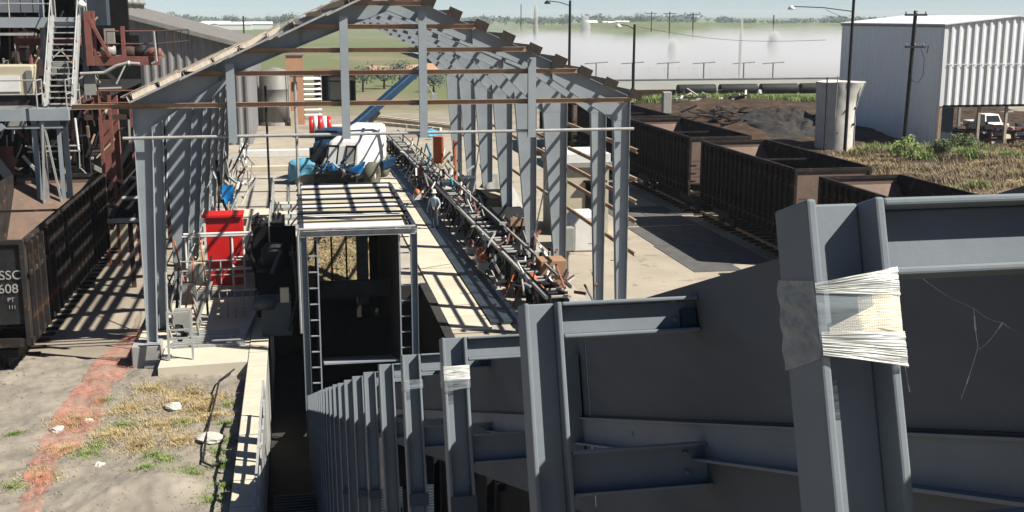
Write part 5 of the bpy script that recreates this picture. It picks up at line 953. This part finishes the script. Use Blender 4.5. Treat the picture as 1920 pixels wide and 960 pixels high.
ds = tag(MB().box(36.2, 37.1, 113, 113.6, ez(36.5, 113)-.2, 2.6).go('pale_post', 'old_concrete', None, bev=.1), 'pale concrete post standing behind the third wagon', 'post')
for i, x in enumerate((52.5, 57.9, 63.2, 68.4, 73.4, 47.0)):
    t = tag(MB().lathe((x, 141, 1.0), [(0, 0), (.62, 0), (.66, .1), (.66, 4.8), (.62, 4.9), (0, 4.9)], 18, 'x').go('black_pipe', 'black_steel', None, True), ('short', 'second', 'third', 'fourth', 'fifth', 'first')[i]+' big black pipe from the left in the row before the pond wall' if i else 'second big black pipe, just right of the pale scrap heap', 'pipe', 'big black pipes before the pond wall')
    t['label'] = {5: 'leftmost big black pipe in the row before the pond wall', 0: 'second big black pipe from the left before the pond wall', 1: 'third big black pipe from the left before the pond wall', 2: 'fourth big black pipe from the left before the pond wall', 3: 'fifth big black pipe, near the tall lamp pole', 4: 'sixth big black pipe, beside the concrete silo'}[i]
MB_ = MB().box(34, 46.8, 141, 142, 0, 1.0).go('black_bank', 'dark_earth'); S(MB_)
pw = T('pond_wall', 'long pale pond wall below the drifting spray mist', 'wall', (60, 150, 0)); MB().box(30, 110, 150, 150.4, 0, 1.75).go('wall', 'pond_wall', pw); MB().box(30, 110, 149.95, 150.45, 1.75, 1.86).go('coping', 'tank_grey', pw)
sheet('pond', [(30, 190, 150.4, 330)], .9, 'water')
for i, u in enumerate((1118, 1186, 1253, 1320, 1395, 1450)):
    p = at(u, 118, 156); t = T('spray_post', ('spray nozzle post nearest the shed roof', 'spray nozzle post left of the short lamp pole', 'spray nozzle post right of the short lamp pole', 'spray nozzle post left of the brown jet', 'spray nozzle post right of the brown jet', 'spray nozzle post closest to the silo')[i], 'nozzle post', (p.x, 156, .9), 'spray nozzle posts in the pond'); MB().tube((p.x, 156, .9), (p.x, 156, p.z), .10).go('pole', 'tank_grey', t); MB().bar((p.x-1.6, 156, p.z-.1), (p.x+1.6, 156, p.z+.1), .12, .12).go('crossbar', 'tank_grey', t)
# ---------------------------------------------------------------- spray mist and jets
def mat_mist(name, dens, h, z0, col=(.95, .95, .95)):
    m = bpy.data.materials.new(name); m.use_nodes = True; t = m.node_tree; N = t.nodes; Lk = t.links; N.remove(N['Principled BSDF'])
    p = N.new('ShaderNodeVolumePrincipled'); p.inputs['Color'].default_value = (*col, 1); p.inputs['Anisotropy'].default_value = .2
    tc = N.new('ShaderNodeTexCoord'); sx = N.new('ShaderNodeSeparateXYZ'); Lk.new(tc.outputs['Object'], sx.inputs[0])
    n = N.new('ShaderNodeTexNoise'); n.inputs['Scale'].default_value = .045; n.inputs['Detail'].default_value = 6; n.inputs['Roughness'].default_value = .6
    mp = N.new('ShaderNodeMapping'); mp.inputs['Scale'].default_value = (1, .5, 2.2); Lk.new(tc.outputs['Object'], mp.inputs[0]); Lk.new(mp.outputs[0], n.inputs[0])
    mr = N.new('ShaderNodeMapRange'); mr.inputs[1].default_value = 0; mr.inputs[2].default_value = h; mr.inputs[3].default_value = .80; mr.inputs[4].default_value = -.95; mr.clamp = False; Lk.new(sx.outputs[2], mr.inputs[0])
    a = N.new('ShaderNodeMath'); a.operation = 'MULTIPLY_ADD'; a.inputs[1].default_value = 2.6; Lk.new(n.outputs['Fac'], a.inputs[0]); Lk.new(mr.outputs[0], a.inputs[2])
    s = N.new('ShaderNodeMath'); s.operation = 'SUBTRACT'; s.inputs[1].default_value = 1.0; s.use_clamp = True; Lk.new(a.outputs[0], s.inputs[0])
    k = N.new('ShaderNodeMath'); k.operation = 'MULTIPLY'; k.inputs[1].default_value = dens; Lk.new(s.outputs[0], k.inputs[0]); Lk.new(k.outputs[0], p.inputs['Density'])
    Lk.new(p.outputs[0], N['Material Output'].inputs['Volume']); MATS[name] = m
mat_mist('mist', .085, 10.0, 0)
ms = MB().box(32, 150, 158, 290, 0, 17).go('spray_mist', 'mist'); S(tag(ms, 'white spray mist drifting over the cooling pond', 'mist'), 'stuff')
for v in ms.data.vertices: v.co.z -= 0
def mat_jet(name, col, dens):
    m = bpy.data.materials.new(name); m.use_nodes = True; t = m.node_tree; N = t.nodes; N.remove(N['Principled BSDF']); p = N.new('ShaderNodeVolumePrincipled'); p.inputs['Color'].default_value = (*col, 1); p.inputs['Density'].default_value = dens; t.links.new(p.outputs[0], N['Material Output'].inputs['Volume']); MATS[name] = m
mat_jet('jet_water', (.985, .95, .86), 2.2); mat_jet('jet_soft', (.97, .97, .95), .7)
for lab, p, h, r, m in (('tall brownish water jet rising out of the mist right of the lamp pole', at(1386, 175, 155), 8.6, .36, 'jet_water'), ('slim water jet above the mist left of the tall lamp pole', at(1004, 110, 240), 11.2, .6, 'jet_water'), ('faint spreading jet right of the tall lamp pole', at(1097, 80, 270), 6.2, 1.5, 'jet_soft'), ('faint water jet near the tall silo lamp pole', at(1450, 120, 200), 5.8, 1.5, 'jet_soft'), ('faint water jet right of the short lamp pole', at(1262, 120, 190), 4.2, 1.2, 'jet_soft')):
    b = MB(); n = 14; pf = []
    for i in range(n+1): t = i/n; pf.append((max(.02, r*(.28+.75*math.sin(math.pi*min(1, t*.62+.1))*(1-t)**.35*(1+.25*nz(t*9, p.x)))), h*t))
    b.lathe((p.x, p.y, max(.9, p.z)), pf, 14); tag(b.go('water_jet', m, None, True), lab, 'water jet')
# ---------------------------------------------------------------- far fields and horizon
def field(u, v):
    x = 60+760*u; y = 330+370*v; e = min(1, u*6, (1-u)*10, v*12); return (x, y, (1.2+4.3*min(1, v*1.6))*e*(1+.25*nz(x*.012, y*.012))+.9*nz(x*.09, y*.09)*e+.5*nz(x*.3, y*.3)*e)
S(tag(MB().grid(field, 200, 90).go('cane_field', 'cane_field', None, True), 'tall green cane field beyond the spray mist', 'field'), 'stuff')
def crowns(name, label, spots, m, n=46):
    b = MB()
    for x, y, r, h in spots:
        b.tube((x, y, 0), (x, y, h*.6), .18*r**.5, 5)
        for i in range(n):
            d = V((random.gauss(0, 1), random.gauss(0, 1), random.gauss(0, 1))).normalized()*random.random()**.4; p = V((x+d.x*r, y+d.y*r, h*.62+d.z*h*.4)); s = r*U(.12, .3); d1 = V((U(-1, 1), U(-1, 1), U(-1, 1))).normalized(); d2 = d1.orthogonal().normalized()
            b.add([p-d1*s, p+d2*s*.7, p+d1*s, p-d2*s*.7], [(0, 1, 2, 3)])
    return S(tag(b.go(name, m), label, 'trees'), 'stuff')
sp = []
for i in range(520):
    an = R(-26+62*random.random()); d = U(1300, 1700); k = .5+.9*max(0, nz(an*14, 3)+.35)
    sp.append((d*math.sin(an), d*math.cos(an), U(5, 10), k*U(7, 13)))
crowns('treeline', 'thin line of far trees along the horizon', sp, 'tree_far', 34)
def tree(label, x, y, r, h):
    t = T('tree', label, 'tree', (x, y, 0)); MB().tube((x, y, 0), (x, y, h*.6), r*.1, 7, r*.05).go('trunk', 'wood_dark', t); b = MB()
    for i in range(420):
        c = (i % 9); q = V((r*.55*math.cos(c*2.4), r*.55*math.sin(c*2.4), h*(.5+.045*c))); p = V((x, y, 0))+q+V((random.gauss(0, .3)*r, random.gauss(0, .3)*r, random.gauss(0, .11)*h)); s = r*U(.06, .14); d1 = V((U(-1, 1), U(-1, 1), U(-1, 1))).normalized(); d2 = d1.orthogonal().normalized(); b.add([p-d1*s, p+d2*s*.7, p+d1*s, p-d2*s*.7], [(0, 1, 2, 3)])
    b.go('crown', 'tree_far', t)
for u, d, r, h, lab in ((1200, 1000, 7, 12, 'rounded dark tree on the horizon between the two lamp poles'), (1178, 1010, 5, 9, 'smaller tree left of the rounded one on the horizon'), (1055, 1050, 4, 7.5, 'small lone horizon tree by the tall lamp pole'), (540, 1050, 8, 12, 'dark horizon tree just left of the shed roof'), (508, 1080, 6, 10, 'horizon tree between the pale farm sheds and shed roof'), (430, 1000, 7, 10, 'horizon tree behind the long pale farm shed'), (350, 1020, 6, 9, 'horizon tree near the grey gable roof edge')): p = at(u, 40, d); tree(lab, p.x, d, r, h)
for i, (u, d, wd, h) in enumerate(((375, 900, 14, 4), (405, 920, 20, 4.5), (440, 900, 24, 4), (485, 940, 20, 4), (1110, 900, 9, 5), (1150, 930, 7, 4), (1170, 930, 10, 4.5), (1137, 950, 4, 4))):
    p = at(u, 40, d); t = T('farm_shed', ('small white farm shed next to the gable roof', 'long low white farm shed left of the horizon tree', 'longest white farm shed on the left horizon', 'white farm shed closest to the steel shed roof', 'white farm shed right of the tall lamp pole', 'little white shed between two others on the right horizon', 'white farm shed beside the rounded horizon tree', 'tiny white hut on the right horizon')[i], 'farm shed', (p.x, d, 0), 'white farm sheds on the horizon')
    MB().box(p.x-wd/2, p.x+wd/2, d, d+9, 0, h).go('wall', 'white_paint', t); MB().prism([(p.x-wd/2-.4, d-.4, h), (p.x-wd/2-.4, d+9.4, h), (p.x-wd/2-.4, d+4.5, h+1.8)], (wd+.8, 0, 0)).go('roof', 'white_roof', t)
for i, (u, d, v0) in enumerate(((1256, 420, 22), (1300, 400, 24), (1451, 430, 28), (977, 600, 8), (1222, 500, 22), (456, 330, 30))):
    p = at(u, v0, d); t = T('power_pole', ('far power pole right of the short lamp pole', 'far power pole with crossarm between lamp pole and cane field', 'slim far pole in front of the cane field', 'tall thin mast on the horizon above the shed ridge', 'slim far pole behind the short lamp pole', 'far power pole in the left field beside the shed roof')[i], 'power pole', (p.x, d, 0), 'far power poles'); MB().tube((p.x, d, 0), (p.x, d, p.z), .22, 6).go('pole', 'wood_dark', t)
    if i in (0, 1, 4): MB().bar((p.x-2.4, d, p.z-.7), (p.x+2.4, d, p.z-.7), .25, .25).go('crossarm', 'wood_dark', t)
ff = T('field_fence', 'line of posts and wire across the green field behind the shed', 'fence', (5, 190, 0))
pq = None
for k in range(40):
    x = -30+2.6*k
    if pq is None: pq = MB().tube((x, 190, 0), (x, 190, 1.6), .09, 5).go('fence_post', 'wood_dark', ff)
    else: inst(pq, (2.6*k, U(-.2, .2), 0))
for z in (.7, 1.45): MB().tube((-30, 190, z), (72, 190, z), .03, 4).go('wire', 'black_steel', ff)
b = MB()
for i in range(9):
    x = 2+i*3.2+U(-1, 1); d = U(165, 175); tree_ = (x, d)
    b.tube((x, d, 0), (x+.4, d, U(2.5, 5)), .12, 5)
for i, (x, y, r, h) in enumerate(((9.2, 160, 1.6, 3.4), (12.5, 166, 1.8, 3.0), (15.2, 172, 1.6, 3.6), (18.5, 158, 1.5, 2.4))): tree(('scraggly tree beyond the boom, left of the four', 'second scraggly tree beyond the boom', 'third scraggly tree beyond the boom', 'low scraggly tree right of the boom tip')[i], x, y, r, h)
for i in range(1):
    bm_ = T('brown_bank', 'long bare red brown earth bank across the field behind the shed', 'earth bank', (14, 300, 0)); MB().grid(lambda u, v: (14+62*u, 215+26*v, .05+1.5*math.sin(u*3.14)*math.sin(v*3.14)+.35*nz(u*14, v*6)), 50, 16).go('bank', 'orange_wall', bm_, True)

m_ = bpy.data.materials.new('haze_air'); m_.use_nodes = True; t_ = m_.node_tree; t_.nodes.remove(t_.nodes['Principled BSDF']); p_ = t_.nodes.new('ShaderNodeVolumePrincipled'); p_.inputs['Color'].default_value = (.86, .94, 1, 1); p_.inputs['Density'].default_value = .00013; t_.links.new(p_.outputs[0], t_.nodes['Material Output'].inputs['Volume']); MATS['haze_air'] = m_
hzb = S(MB().box(-1500, 1900, -45, 2300, -3.6, 21).go('haze', 'haze_air'), 'stuff'); hzb['label'] = 'thin pale haze over the yard and far fields'; hzb['category'] = 'haze'
